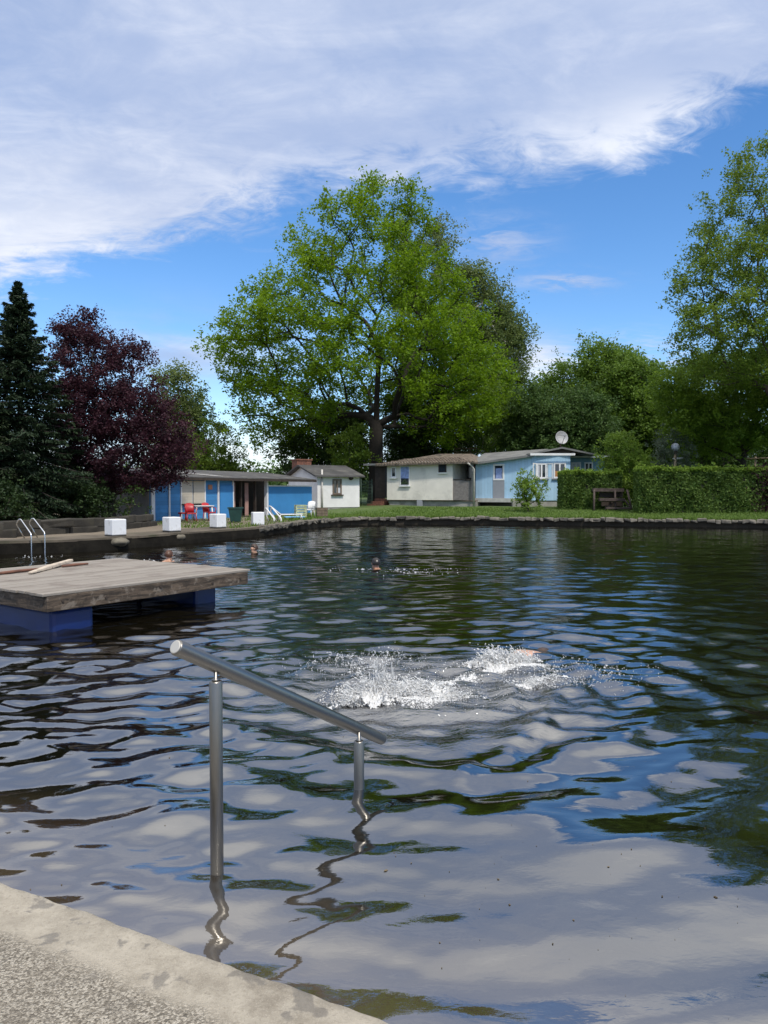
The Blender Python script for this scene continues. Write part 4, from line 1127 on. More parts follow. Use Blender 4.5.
def tree(name, label, cat, outline, D, base_px, fork_py, trunk_r, n_clump, per, clump_r, leaf, mat, bmat, base_z=0.6, group=None,
         depth=0.8, seed=1, alpha=0.45, shell=0.35, lean_px=None, r_tip=0.012, flat=0.6, up=0.35, twig=0.5, zlow=None, droop=0.0, clear=None, free=0.33):
    rng = np.random.default_rng(seed)
    bx = (base_px - 384) * D / FPX
    fz = zat(fork_py, D)
    tx = bx if lean_px is None else (lean_px - 384) * D / FPX
    n = 7
    trunk = [(bx + (tx - bx) * (k / (n - 1)) ** 1.5 + rng.normal() * 0.02 * k, D + rng.normal() * 0.02 * k, base_z - 0.1 + (fz - base_z + 0.1) * k / (n - 1)) for k in range(n)]
    pts = outline_sampler(outline, D, n_clump, rng, depth, shell)
    if clear:
        pts = pts[~((np.abs(pts[:, 0] - bx) < clear[0]) & (pts[:, 2] < zat(clear[1], D)))]
        low_ = (pts[:, 2] < zat(clear[1] + 22, D)) & (pts[:, 1] < D) & (np.abs(pts[:, 0] - bx) < clear[0] * 2.4)
        pts = pts[~low_]
    arr, par, tips = grow(trunk, pts, step=max(0.5, clump_r * 0.9), alpha=alpha, rng=rng, free=free)
    rad, kids = limbs(arr, par, r_tip, trunk_r, n)
    # root flare
    rad[0] *= 1.35; rad[1] *= 1.05
    root = thing(name, label, cat, (bx, D, base_z), 0, group)
    tb, bb = branch_mesh(arr, par, rad, kids, n)
    if n_clump < 100:
        tb.add(bb.v, bb.f, True); tb.build('stems', bmat, root)
    else:
        tb.build('trunk', bmat, root); bb.build('branches', bmat, root)
    # leaves: clumps at tips + scattered along the last twigs
    cs = []; tn = []
    ends = arr[tips]
    clump_tone = np.clip(rng.normal(0.5, 0.22, len(ends)), 0, 1)
    for k, e in enumerate(ends):
        m = int(per * rng.uniform(0.55, 1.45))
        sub = rng.normal(size=(max(2, m // 18), 3)) * np.array([1, 1, flat]) * clump_r * 0.60
        idx = rng.integers(0, len(sub), m)
        p = e + sub[idx] + rng.normal(size=(m, 3)) * clump_r * 0.20
        if droop: p[:, 2] -= droop * np.abs(rng.normal(size=m)) * clump_r
        cs.append(p); tn.append(np.clip(clump_tone[k] + rng.normal(0, 0.22, m), 0, 1))
    if twig:
        small = np.where(rad < r_tip * 2.6)[0]; small = small[small >= n]
        m = int(len(ends) * per * twig * 0.3)
        if len(small):
            idx = rng.choice(small, m); pr = np.array(par)[idx]; f = rng.uniform(size=(m, 1))
            p = arr[idx] * f + arr[pr] * (1 - f) + rng.normal(size=(m, 3)) * clump_r * 0.22
            cs.append(p); tn.append(rng.uniform(0, 1, m))
    C_ = np.concatenate(cs); T_ = np.concatenate(tn)
    v_, q_, tt = leaves(C_, leaf, T_, up=up)
    v_ = v_ - np.array([bx, D, base_z])
    np_mesh('crown', v_, q_, mat, root, tt)
    return root

# ---- the big oak
tree('oak_tree', 'huge spreading oak with fresh yellow-green leaves and dark forked trunk behind the huts', 'oak tree',
     [(180, 362, 405), (200, 336, 422), (225, 292, 440), (255, 280, 452), (280, 268, 462), (305, 240, 476), (330, 214, 490), (350, 210, 504), (375, 224, 514), (400, 232, 514), (420, 240, 500), (440, 246, 486), (455, 250, 300)],
     53, 376, 345, 0.50, 700, 150, 0.90, 0.21, LM['oak'], bark_black, seed=11, depth=0.85, shell=0.55, clear=(2.4, 400), free=0.45, alpha=0.40, r_tip=0.024, flat=0.5, up=0.6)
# ---- trees behind the oak and the houses
tree('poplar_tree', 'tall greyish green poplar standing behind the right side of the big oak', 'poplar tree',
     [(215, 424, 436), (240, 420, 452), (270, 440, 478), (300, 450, 505), (335, 455, 524), (370, 455, 526), (400, 455, 520), (430, 455, 515), (450, 460, 510)],
     66, 487, 425, 0.30, 330, 190, 1.15, 0.21, LM['poplar'], bark_birch, seed=12, depth=0.7, alpha=0.3, r_tip=0.02)
tree('slim_tree', 'thin dark upright tree whose top shows beside the oak crown on the right', 'tree',
     [(205, 405, 412), (225, 396, 428), (260, 388, 440), (300, 388, 446), (350, 388, 452), (400, 392, 452)],
     64, 420, 400, 0.24, 150, 150, 1.0, 0.22, LM['poplar'], bark_dark, seed=13, depth=0.8, alpha=0.3)
tree('thicket_tree', 'dark bushy tree low behind the white hut under the oak', 'tree',
     [(405, 318, 345), (425, 295, 368), (445, 280, 372), (465, 275, 372), (485, 300, 372)], 58, 335, 470, 0.16, 120, 190, 0.9, 0.22, LM['dark'], bark_dark, seed=14)
tree('light_sapling', 'light green young tree right behind the white hut roof', 'tree',
     [(425, 345, 358), (440, 333, 368), (455, 328, 370), (468, 332, 368)], 50, 352, 480, 0.08, 26, 130, 0.6, 0.18, LM['light'], bark_dark, seed=44)
tree('dark_tree', 'dark evergreen tree directly behind the cream bungalow roof', 'tree',
     [(365, 405, 430), (395, 392, 452), (420, 388, 462), (440, 386, 468), (470, 386, 468)], 62, 424, 462, 0.22, 190, 200, 1.0, 0.22, LM['dark'], bark_dark, seed=15)
tree('birch_tree', 'pale stemmed birch between the bungalow and the blue cottage', 'birch tree',
     [(375, 488, 505), (395, 478, 520), (420, 470, 530), (440, 470, 532), (456, 480, 520)], 58, 497, 445, 0.12, 90, 120, 0.8, 0.17, LM['mid'], bark_birch, seed=16, alpha=0.3)
tree('birch_tree', 'pale stemmed slender birch behind the left end of the blue cottage roof', 'birch tree',
     [(385, 462, 478), (405, 455, 492), (430, 452, 495), (452, 455, 490)], 63, 474, 445, 0.11, 60, 110, 0.8, 0.18, LM['deep'], bark_birch, seed=17, alpha=0.3)
tree('bushy_tree', 'broad dark green tree rising behind the satellite dish', 'tree',
     [(344, 590, 606), (356, 562, 636), (375, 545, 650), (400, 530, 655), (425, 518, 658), (450, 515, 660), (470, 520, 655)], 62, 590, 455, 0.30, 380, 210, 1.1, 0.23, LM['mid'], bark_dark, seed=18, depth=0.7)
tree('round_tree', 'deep green rounded tree right above the blue cottage roof', 'tree',
     [(388, 572, 590), (402, 552, 604), (420, 545, 612), (440, 540, 618), (458, 545, 615)], 53, 580, 455, 0.15, 130, 190, 0.75, 0.19, LM['deep'], bark_dark, seed=19)
tree('leafy_tree', 'dark leafy tree left of the satellite dish behind the cottage roof', 'tree',
     [(388, 525, 538), (402, 510, 552), (425, 502, 560), (448, 500, 562), (460, 505, 560)], 56, 532, 452, 0.15, 130, 190, 0.8, 0.19, LM['deep'], bark_dark, seed=20)
tree('gap_tree', 'mid green tree filling the gap between the broad tree and the big right tree', 'tree',
     [(350, 618, 632), (368, 608, 655), (395, 606, 672), (425, 610, 680), (455, 612, 680)], 58, 640, 455, 0.18, 170, 190, 0.95, 0.22, LM['mid'], bark_dark, seed=21)
# ---- right edge
tree('maple_tree', 'tall airy tree with sparse young leaves at the right edge of the photo', 'tree',
     [(140, 745, 790), (165, 722, 830), (200, 704, 870), (235, 690, 890), (270, 675, 900), (305, 668, 905), (335, 664, 905), (360, 672, 890), (385, 690, 880)],
     37, 792, 420, 0.30, 640, 125, 0.60, 0.13, LM['right'], bark, seed=22, depth=0.8, shell=0.2, alpha=0.25, r_tip=0.010, up=0.3, twig=1.2, lean_px=775)
tree('hornbeam_tree', 'dense low green tree beneath the airy tree behind the long hedge', 'tree',
     [(352, 690, 760), (366, 664, 830), (385, 655, 840), (405, 654, 845), (425, 660, 845), (440, 668, 845), (450, 690, 845)],
     43, 742, 440, 0.16, 300, 190, 0.75, 0.165, LM['horn'], bark_dark, seed=23, depth=0.6, r_tip=0.012)
for k_, (px_, lab_) in enumerate(((700, 'thin dark stemmed tree behind the long hedge, left of two'), (722, 'thin dark stemmed tree behind the long hedge, right of two'))):
    tree('thin_tree', lab_, 'tree', [(395, px_ - 22, px_ + 14), (420, px_ - 30, px_ + 26), (448, px_ - 30, px_ + 26), (462, px_ - 20, px_ + 18)], 55, px_, 440, 0.09, 55, 150, 0.9, 0.2, LM['dark'], bark_dark, seed=24 + k_, group='thin trees behind the hedge')
tree('shrub_tree', 'pale silvery shrub behind the long hedge beside the globe lamp', 'shrub',
     [(426, 664, 672), (440, 656, 686), (455, 650, 692), (468, 650, 692)], 42, 668, 466, 0.04, 60, 60, 0.42, 0.10, LM['grey'], bark_dark, seed=27, base_z=0.55, up=0.2)
tree('hazel_bush', 'big light green bush between the cottage hedge and the long hedge', 'bush',
     [(432, 610, 625), (447, 603, 640), (465, 604, 648), (485, 606, 646), (502, 610, 642)], 41, 625, 490, 0.05, 130, 90, 0.45, 0.12, LM['hedgetop'], bark_dark, seed=28, base_z=0.5)
tree('young_shrub', 'young fresh green shrub growing in front of the light blue cottage wall', 'shrub',
     [(471, 520, 530), (480, 516, 541), (490, 516, 548), (500, 514, 540), (507, 514, 542)], 38.5, 528, 500, 0.03, 60, 60, 0.30, 0.10, LM['hedgetop'], bark_dark, seed=29, base_z=0.48)
for k_, (px_, wd_, lab_) in enumerate(((655, 30, 'dark bushy undergrowth shrub behind the globe lamp'), (712, 34, 'dark bushy undergrowth shrub behind the middle of the long hedge'), (775, 36, 'dark bushy undergrowth shrub behind the right end of the long hedge'))):
    tree('undergrowth_shrub', lab_, 'shrub', [(430, px_ - wd_ * .5, px_ + wd_ * .5), (445, px_ - wd_, px_ + wd_), (475, px_ - wd_ * 1.1, px_ + wd_ * 1.1)], 63 + k_, px_, 465, 0.07, 110, 150, 0.85, 0.22, LM['dark'], bark_dark, seed=64 + k_)
# ---- left side
tree('ash_tree', 'pale green poplar showing above the right shoulder of the copper beech', 'tree',
     [(364, 168, 182), (376, 160, 190), (400, 155, 196), (440, 150, 200), (470, 150, 200)], 58, 176, 455, 0.16, 130, 130, 0.9, 0.19, LM['poplar'], bark_birch, seed=30, alpha=0.3)
tree('cypress_tree', 'slim bluish green tree right of the copper beech crown', 'tree',
     [(386, 194, 200), (400, 188, 206), (425, 186, 209), (455, 186, 210), (472, 188, 210)], 60, 198, 460, 0.12, 75, 130, 0.65, 0.19, LM['deep'], bark_dark, seed=31, alpha=0.3)
tree('small_tree', 'bright light green young tree above the shed roof', 'tree',
     [(420, 212, 220), (434, 203, 232), (450, 192, 240), (466, 186, 243), (478, 190, 240)], 54, 217, 460, 0.09, 90, 120, 0.62, 0.17, LM['light'], bark_dark, seed=32, alpha=0.3)
tree('copper_beech', 'copper beech with dense dark purple foliage on the left bank', 'beech tree',
     [(311, 76, 90), (325, 62, 100), (345, 54, 142), (365, 52, 150), (390, 48, 166), (415, 50, 186), (440, 52, 194), (460, 60, 194), (478, 70, 180), (490, 86, 150)],
     28.5, 112, 478, 0.16, 470, 150, 0.42, 0.10, LM['beech'], bark_dark, seed=33, base_z=0.32, depth=0.8, alpha=0.35, r_tip=0.007)
for (px_, D_, lab_, sd_, ht, wd, m_) in ((48, 29, 'dark leafy shrub behind the low wall between spruce and copper beech', 34, 455, 46, 'dark'),
                                      (-12, 22.5, 'dark spreading shrub at the far left behind the low wall', 35, 480, 40, 'dark'),
                                      (84, 26.5, 'dark leafy shrub behind the low wall under the copper beech', 36, 484, 25, 'dark'),
                                      (133, 27.0, 'straggly green shrub in front of the grey shed side wall', 37, 478, 17, 'deep')):
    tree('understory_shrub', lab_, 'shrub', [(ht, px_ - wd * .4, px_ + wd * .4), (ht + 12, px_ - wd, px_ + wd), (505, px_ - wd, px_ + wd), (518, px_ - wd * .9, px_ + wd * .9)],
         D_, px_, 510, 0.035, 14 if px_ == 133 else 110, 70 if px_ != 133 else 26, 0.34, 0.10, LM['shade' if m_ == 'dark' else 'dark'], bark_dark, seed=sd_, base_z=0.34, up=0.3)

def spruce(name, label, px, D, apex_py, base_py_z, rad_px, mat, seed, group=None, nwh=34):
    rng = np.random.default_rng(seed)
    bx = (px - 384) * D / FPX; top = zat(apex_py, D); R_ = rad_px * D / FPX; bz = base_py_z
    root = thing(name, label, 'spruce tree', (bx, D, bz), 0, group)
    H_ = top - bz
    mb = MB(); mb.tube([(bx, D, bz - 0.1), (bx + .03, D, bz + H_ * 0.5), (bx, D, top)], [0.19, 0.10, 0.012], 9, False); mb.build('trunk', bark_dark, root)
    br = MB(); cs = []; al = []; tn = []
    for k in range(nwh):
        f = (k / (nwh - 1)) ** 0.92
        z = bz + 0.35 + (H_ - 0.4) * f
        r = R_ * (1 - f) ** 0.92 + 0.06
        nb_ = rng.integers(6, 10) if f < 0.9 else 5
        for j in range(nb_):
            th = 2 * PI * (j + rng.uniform(-.35, .35)) / nb_ + k * 1.1
            rr = r * rng.uniform(0.68, 1.15)
            d = np.array([math.cos(th), math.sin(th), 0.0])
            npt = 7; pts = []
            rise = -0.05 + 0.35 * f ** 3
            for i in range(npt):
                s = i / (npt - 1)
                pts.append(np.array([bx, D, z]) + d * rr * s + np.array([0, 0, rr * (rise * s - 0.34 * s * s * (1 - f * 0.6) + 0.16 * s ** 4)]))
            pts = np.array(pts)
            br.tube([Vector(p) for p in pts], [0.022 * (1 - i / npt) + 0.004 for i in range(npt)], 4, False)
            m = int(90 + 260 * rr / 2.5)
            s = rng.uniform(0.08, 1.0, m) ** 0.75
            P_ = np.stack([np.interp(s, np.linspace(0, 1, npt), pts[:, a]) for a in range(3)], 1)
            side_ = np.array([-d[1], d[0], 0])
            wv = (0.34 * rr * (1.05 - s) + 0.06) * rng.uniform(-1, 1, m)
            hang = -np.abs(rng.normal(0, 0.07, m)) - np.abs(wv) * 0.25
            P_ = P_ + side_ * wv[:, None] + np.array([0, 0, 1.0]) * hang[:, None]
            cs.append(P_); al.append(d * 0.8 + side_ * np.sign(wv)[:, None] * 0.8 + np.array([0, 0, -0.35]))
            tn.append(np.clip(rng.normal(0.35 + 0.3 * (s > .8), 0.25, m), 0, 1))
    br.build('branches', bark_dark, root)
    C_ = np.concatenate(cs); A_ = np.concatenate(al); T_ = np.concatenate(tn)
    v_, q_, tt = leaves(C_, 0.19, T_, up=0.8, aspect=0.26, along=A_, fold=0.1)
    np_mesh('needles', v_ - np.array([bx, D, bz]), q_, mat, root, tt)
spruce('spruce_tree', 'tall dark pointed spruce at the left edge of the photo', 21, 26, 281, 0.34, 90, LM['spruce'], 41, nwh=38)
spruce('spruce_tree', 'lower lighter olive spruce partly outside the left edge before the tall one', -28, 24.5, 330, 0.34, 66, LM['spruce2'], 42)

# distant wood closing the view
rng = np.random.default_rng(90); cs = []; tn = []
for k in range(420):
    a_ = rng.uniform(-1.1, 1.1); Dd = rng.uniform(95, 125); x_ = math.tan(a_) * Dd * 0.75
    h_ = rng.uniform(2.5, 5.0)
    p = rng.normal(size=(170, 3)) * np.array([2.6, 2.0, h_ * 0.33]) + np.array([x_, Dd, h_ * 0.6])
    cs.append(p); tn.append(np.clip(rng.normal(rng.uniform(.2, .8), .2, 170), 0, 1))
v_, q_, tt = leaves(np.concatenate(cs), 0.75, np.concatenate(tn))
tag(np_mesh('distant_wood', v_, q_, LM['deep'], None, tt), kind='stuff')

# ================================================================== HEDGES, GRASS
def hedge(name, label, a, b_, width, z0, z1, n, seed, copper_end=False):
    """clipped hedge from a to b (front line), leaves on a shell round a twiggy dark core"""
    rng = np.random.default_rng(seed)
    d = (b_ - a).normalized(); nn = V2((-d.y, d.x)); nn = nn if nn.y > 0 else -nn; L_ = (b_ - a).length
    root = thing(name, label, 'hedge', (a.x, a.y, z0))
    mb = MB(); i_ = 0.16
    q = [a + d * i_ + nn * i_, b_ - d * i_ + nn * i_, b_ - d * i_ + nn * (width - i_), a + d * i_ + nn * (width - i_)]
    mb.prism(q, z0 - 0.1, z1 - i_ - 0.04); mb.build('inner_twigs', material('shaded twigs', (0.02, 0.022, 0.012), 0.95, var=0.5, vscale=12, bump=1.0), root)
    areas = [L_ * (z1 - z0), L_ * width * 1.3, width * (z1 - z0) * 1.2]
    kind = rng.choice(4, n, p=np.array([areas[0], areas[1], areas[2] / 2, areas[2] / 2]) / (areas[0] + areas[1] + areas[2]))
    u_ = rng.uniform(0, L_, n); v_ = rng.uniform(0, width, n); zz = rng.uniform(z0 + 0.02, z1, n)
    dp_ = np.abs(rng.normal(0, 0.06, n))
    lump = 0.08 * np.sin(u_ * 3.1 + zz * 2.2) + 0.06 * np.sin(u_ * 7.3 - zz * 5.1 + 1)
    U = np.where(kind == 2, dp_, np.where(kind == 3, L_ - dp_, u_))
    W_ = np.where(kind == 0, dp_ + lump, v_)
    Zz = np.where(kind == 1, z1 - dp_ + 0.05 * np.sin(u_ * 2.3) + 0.035 * np.sin(u_ * 9) + np.where(rng.uniform(size=n) > 0.97, rng.uniform(0, 0.22, n), 0), zz)
    # soften the top edge
    P_ = np.array([a.x, a.y])[None] + U[:, None] * np.array([d.x, d.y]) + W_[:, None] * np.array([nn.x, nn.y])
    C_ = np.column_stack([P_, Zz])
    tone = np.clip(rng.normal(0.42, 0.28, n), 0, 1)
    cop = (u_ > L_ * 0.0) & copper_end
    xpx = C_[:, 0] / C_[:, 1] * FPX + 384
    topm = (Zz > z1 - 0.16)
    if copper_end:
        copm = (xpx > 757 + rng.normal(0, 6, n)) & (xpx < 800) & (rng.uniform(size=n) < 0.6)
    else:
        copm = np.zeros(n, bool)
    groups = [('foliage', ~topm & ~copm, LM['hedge']), ('top_shoots', topm & ~copm, LM['hedgetop'])]
    if copper_end: groups.append(('copper_foliage', copm, LM['beech']))
    for nm, mk, mt in groups:
        vv, qq, tt = leaves(C_[mk], 0.145, tone[mk], up=-0.1)
        np_mesh(nm, vv - np.array([a.x, a.y, z0]), qq, mt, root, tt)
h1a, h1b = V2(at(563, 512, 39.7).xy), V2(at(622, 512, 39.5).xy)
hedge('hedge', 'shorter clipped hedge in front of the blue cottage behind the timber rack', h1a, h1b, 1.8, 0.44, zat(471.5, 39.7), 15000, 50)
h2a, h2b = V2(at(638.5, 513, 36.6).xy), V2(at(960, 514, 34.8).xy)
hedge('hedge', 'long clipped hedge along the right bank with light green top', h2a, h2b, 1.3, 0.40, zat(468.0, 36.3), 52000, 51, True)

# grass blades on the lawn
rng = np.random.default_rng(61); nG = 60000
px_ = np.where(rng.uniform(size=nG) < 0.96, rng.uniform(300, 800, nG), rng.uniform(235, 300, nG)); rr = rng.uniform(0, 1, nG) ** 1.4 * 8.0 + 0.12
edge_pts = np.array([[p.x, p.y] for p in bank])
pxs = np.array([p.x / p.y * FPX + 384 for p in bank]); o_ = np.argsort(pxs)
ex = np.interp(px_, pxs[o_], edge_pts[o_, 0]); ey = np.interp(px_, pxs[o_], edge_pts[o_, 1])
dr = np.stack([ex - pc.x, ey - pc.y], 1); dr = dr / np.linalg.norm(dr, axis=1, keepdims=True)
gx_ = ex + dr[:, 0] * rr; gy_ = ey + dr[:, 1] * rr
far = np.clip((gx_ + 3) / 4, 0, 1) * np.clip((gy_ - 20) / 8, 0, 1); s_ = np.clip((rr - 0.8) / 9, 0, 1); s_ = s_ * s_ * (3 - 2 * s_)
gzv = 0.30 + s_ * (0.05 + 0.27 * far)
hgt = rng.uniform(0.03, 0.09, nG) * (1 + 0.8 * (rr < 0.5)) * np.where(rng.uniform(size=nG) > 0.985, 2.2, 1)
bw = rng.uniform(0.012, 0.03, nG); th = rng.uniform(0, PI, nG); lx = rng.normal(0, 0.04, nG); ly = rng.normal(0, 0.04, nG)
V_ = np.empty((nG, 4, 3))
V_[:, 0] = np.stack([gx_ - bw * np.cos(th), gy_ - bw * np.sin(th), gzv - 0.02], 1)
V_[:, 1] = np.stack([gx_ + bw * np.cos(th), gy_ + bw * np.sin(th), gzv - 0.02], 1)
V_[:, 2] = np.stack([gx_ + lx + bw * .3 * np.cos(th), gy_ + ly, gzv + hgt], 1)
V_[:, 3] = np.stack([gx_ + lx - bw * .3 * np.cos(th), gy_ + ly, gzv + hgt], 1)
tag(np_mesh('grass', V_.reshape(-1, 3), np.arange(nG * 4).reshape(-1, 4), LM['grass'], None, np.repeat(rng.uniform(0, 1, nG), 4)), kind='stuff')

# ================================================================== OBJECTS
steel = bpy.data.materials.new('brushed steel'); steel.use_nodes = True
t = NT(steel.node_tree); b = t.n['Principled BSDF']
tc = t.node('ShaderNodeTexCoord').outputs['Object']
nz = t.noise(t.mapping(tc, (60, 60, 2.0)), 6.0, 4, 0.7)
t.set(b.inputs['Base Color'], t.mix(nz, (0.20, 0.188, 0.17), (0.31, 0.295, 0.27)))
b.inputs['Metallic'].default_value = 1.0
t.set(b.inputs['Roughness'], t.math('ADD', 0.26, t.math('MULTIPLY', nz, 0.18)))
plastic_white = material('white plastic', (0.75, 0.75, 0.74), 0.4, var=0.05)
plastic_red = material('red plastic', (0.42, 0.015, 0.02), 0.4, var=0.15)
plastic_blue = material('dark blue plastic', (0.003, 0.018, 0.11), 0.35, var=0.2, vscale=3, stain=(0.008, 0.03, 0.12), stain_amt=0.7)
plastic_green = material('dark green plastic', (0.012, 0.05, 0.042), 0.45, var=0.2)

# ---- handrail at the steps
PA = Vector((-0.703, 3.11, 0)); PB = Vector((-0.133, 3.94, 0))
PA = ground(217, 869, 0.0); PB = ground(359, 790, 0.0)
top = at(175.5, 647, 2.915); end = at(382, 739, 4.12)
hr = thing('handrail', 'brushed steel stair handrail on two posts standing in the water by the steps', 'handrail', (PA.x, PA.y, 0))
rd = (end - top).normalized()
mb = MB(); r_ = 0.0325
mb.tube([top - rd * 0.0, top + rd * 0.003, top + rd * 0.006, top + (end - top) * 0.5, end - rd * 0.006, end - rd * 0.003, end], [r_ - 0.004, r_ - 0.001, r_, r_, r_, r_ - 0.001, r_ - 0.004], 40)
mb.build('rail', steel, hr)
mb = MB(); mb.tube([top - rd * 0.0035, top - rd * 0.0025, top - rd * 0.0005], [r_ - 0.010, r_ - 0.006, r_ - 0.0045], 32); mb.build('end_cap', material('lit end cap', (0.55, 0.52, 0.46), 0.45, 0.4, var=0.05), hr)  # end disc coloured paler than the rail to carry its bright reflection
def rail_z(p):
    tt_ = ((p.x - top.x) * (end.x - top.x) + (p.y - top.y) * (end.y - top.y)) / ((end.x - top.x) ** 2 + (end.y - top.y) ** 2)
    return top.z + (end.z - top.z) * tt_
for P_ in (PA, PB):
    zr = rail_z(P_) - r_
    mb = MB(); ztop = zr - 0.035; rp = 0.0275
    mb.lathe((P_.x, P_.y, 0), [(rp, -1.2), (rp, ztop - 0.008), (rp - 0.003, ztop - 0.002), (rp - 0.007, ztop)], 36)
    po = mb.build('post', steel, hr)
    mb = MB(); mb.lathe((P_.x, P_.y, 0), [(0.016, ztop + 0.001), (0.016, ztop + 0.005), (0.008, ztop + 0.010), (0.008, zr + 0.012)], 16); mb.build('pin', steel, po)

# ---- floating pontoon
q1 = ground(47, 594, 0.46); q2 = ground(248, 569.5, 0.46)
q1 = V2(q1.xy); q2 = V2(q2.xy); e1 = (q2 - q1).normalized(); e2 = V2((-e1.y, e1.x)); LP = (q2 - q1).length; WP = 3.05
pont = thing('swim_platform', 'square floating wooden swimming platform on blue plastic floats', 'swimming platform', (q1.x, q1.y, 0.0))
deck_wood = bpy.data.materials.new('weathered deck boards'); deck_wood.use_nodes = True
t = NT(deck_wood.node_tree); b = t.n['Principled BSDF']
tc = t.node('ShaderNodeTexCoord').outputs['Object']; oi = t.node('ShaderNodeAttribute', attribute_name='tone')
gr_ = t.noise(t.mapping(tc, (1.2, 22, 22), rot=(0, 0, -math.atan2(e1.y, e1.x))), 2.5, 5, 0.65, 0.3)
bl = t.noise(tc, 2.2, 5, 0.6)
c = t.mix(gr_, (0.10, 0.082, 0.068), (0.32, 0.28, 0.235))
c = t.mix(t.math('MULTIPLY', oi.outputs['Fac'], 0.5), c, (0.36, 0.325, 0.28))
c = t.mix(t.math('MULTIPLY', t.smooth(bl, 0.50, 0.68), 0.6), c, (0.15, 0.12, 0.10))
t.set(b.inputs['Base Color'], c); b.inputs['Roughness'].default_value = 0.85
bp = t.node('ShaderNodeBump', inp={'Strength': 0.5, 'Distance': 0.01, 'Height': gr_}); t.l.new(bp.outputs[0], b.inputs['Normal'])
nb_ = 22; bwid = WP / nb_
for k in range(nb_):
    o0 = q1 + e2 * (k * bwid + 0.006); o1 = q1 + e2 * ((k + 1) * bwid - 0.006)
    ext = random.uniform(-0.012, 0.02); dz = random.uniform(-0.003, 0.003)
    mb = MB(); mb.prism([o0 - e1 * (0.03 + ext), o0 + e1 * (LP + 0.03 + ext), o1 + e1 * (LP + 0.03 + ext), o1 - e1 * (0.03 + ext)], 0.430, 0.462 + dz)
    o = mb.build('deck_board', deck_wood, pont, bevel=0.005)
    a_ = o.data.attributes.new('tone', 'FLOAT', 'POINT'); a_.data.foreach_set('value', [random.random()] * len(o.data.vertices))
beam = bpy.data.materials.new('stained beam'); beam.use_nodes = True
t = NT(beam.node_tree); b = t.n['Principled BSDF']; tc = t.node('ShaderNodeTexCoord').outputs['Object']
ga_ = t.noise(t.mapping(tc, (1.5, 1.5, 14)), 2.0, 6, 0.7, 0.5); gb_ = t.noise(tc, 5.5, 5, 0.7, 0.4)
c = t.mix(t.smooth(ga_, 0.35, 0.65), (0.022, 0.016, 0.011), (0.135, 0.098, 0.068)); c = t.mix(t.math('MULTIPLY', t.smooth(gb_, 0.52, 0.62), 0.6), c, (0.25, 0.21, 0.17)); c = t.mix(t.math('MULTIPLY', t.smooth(gb_, 0.45, 0.36), 0.8), c, (0.035, 0.025, 0.018))
t.set(b.inputs['Base Color'], c); b.inputs['Roughness'].default_value = 0.8
bp = t.node('ShaderNodeBump', inp={'Strength': 0.5, 'Distance': 0.01, 'Height': ga_}); t.l.new(bp.outputs[0], b.inputs['Normal'])
def beam_box(p0, p1, inward, z0, z1, th):
    mb = MB(); mb.prism([p0, p1, p1 + inward * th, p0 + inward * th] if (p1 - p0).cross(inward) > 0 else [p0 + inward * th, p1 + inward * th, p1, p0], z0, z1); return mb
c00, c10, c01, c11 = q1, q1 + e1 * LP, q1 + e2 * WP, q1 + e1 * LP + e2 * WP
beam_box(c00 , c10, e2, 0.255, 0.427, 0.06).build('side_beam', beam, pont, bevel=0.008)
beam_box(c00 + e2 * 0.063, c01, e1, 0.255, 0.427, 0.06).build('side_beam', beam, pont, bevel=0.008)
beam_box(c10 + e2 * 0.063, c11, -e1, 0.255, 0.427, 0.06).build('side_beam', beam, pont, bevel=0.008)
beam_box(c01 + e1 * 0.063, c11 - e1 * 0.063, -e2, 0.255, 0.427, 0.06).build('side_beam', beam, pont, bevel=0.008)
mb = MB()
for s_ in (0.32, 0.62):
    beam_ = q1 + e1 * LP * s_; mb.prism([beam_ + e2 * .07, beam_ + e1 * .08 + e2 * .07, beam_ + e1 * .08 + e2 * (WP - .07), beam_ + e2 * (WP - .07)], 0.30, 0.426)
mb.build('joist', beam, pont)
for s_ in (0.06, 0.24, 0.5, 0.78, 0.95):
    p = q1 + e1 * LP * s_; zz = 0.34 + 0.03 * math.sin(s_ * 40)
    mb = MB(); mb.tube([(p.x - e2.x * .012, p.y - e2.y * .012, zz), (p.x + e2.x * .002, p.y + e2.y * .002, zz)], 0.016, 8); mb.build('bolt', dark_wood, pont)
for s0, s1, in_ in ((0.04, 0.215, 0.12), (0.80, 0.93, 0.42)):
    mb = MB(); nseg = 2
    for k in range(nseg):
        w0 = in_ + k * (WP - in_ - 0.10) / nseg; w1 = w0 + (WP - in_ - 0.10) / nseg - 0.03
        a_ = q1 + e1 * LP * s0 + e2 * w0; b2 = q1 + e1 * LP * s1 + e2 * w0; c2 = q1 + e1 * LP * s1 + e2 * w1; d2_ = q1 + e1 * LP * s0 + e2 * w1
        mb.prism([a_, b2, c2, d2_], -0.22, 0.25)
    mb.build('float', plastic_blue, pont, bevel=0.05)
pz_ = 0.466
stick = MB()
pA, pB = ground(30, 574, pz_), ground(71, 563.5, pz_)
dv = (pB - pA); nrm_ = Vector((-dv.y, dv.x, 0)).normalized() * 0.05
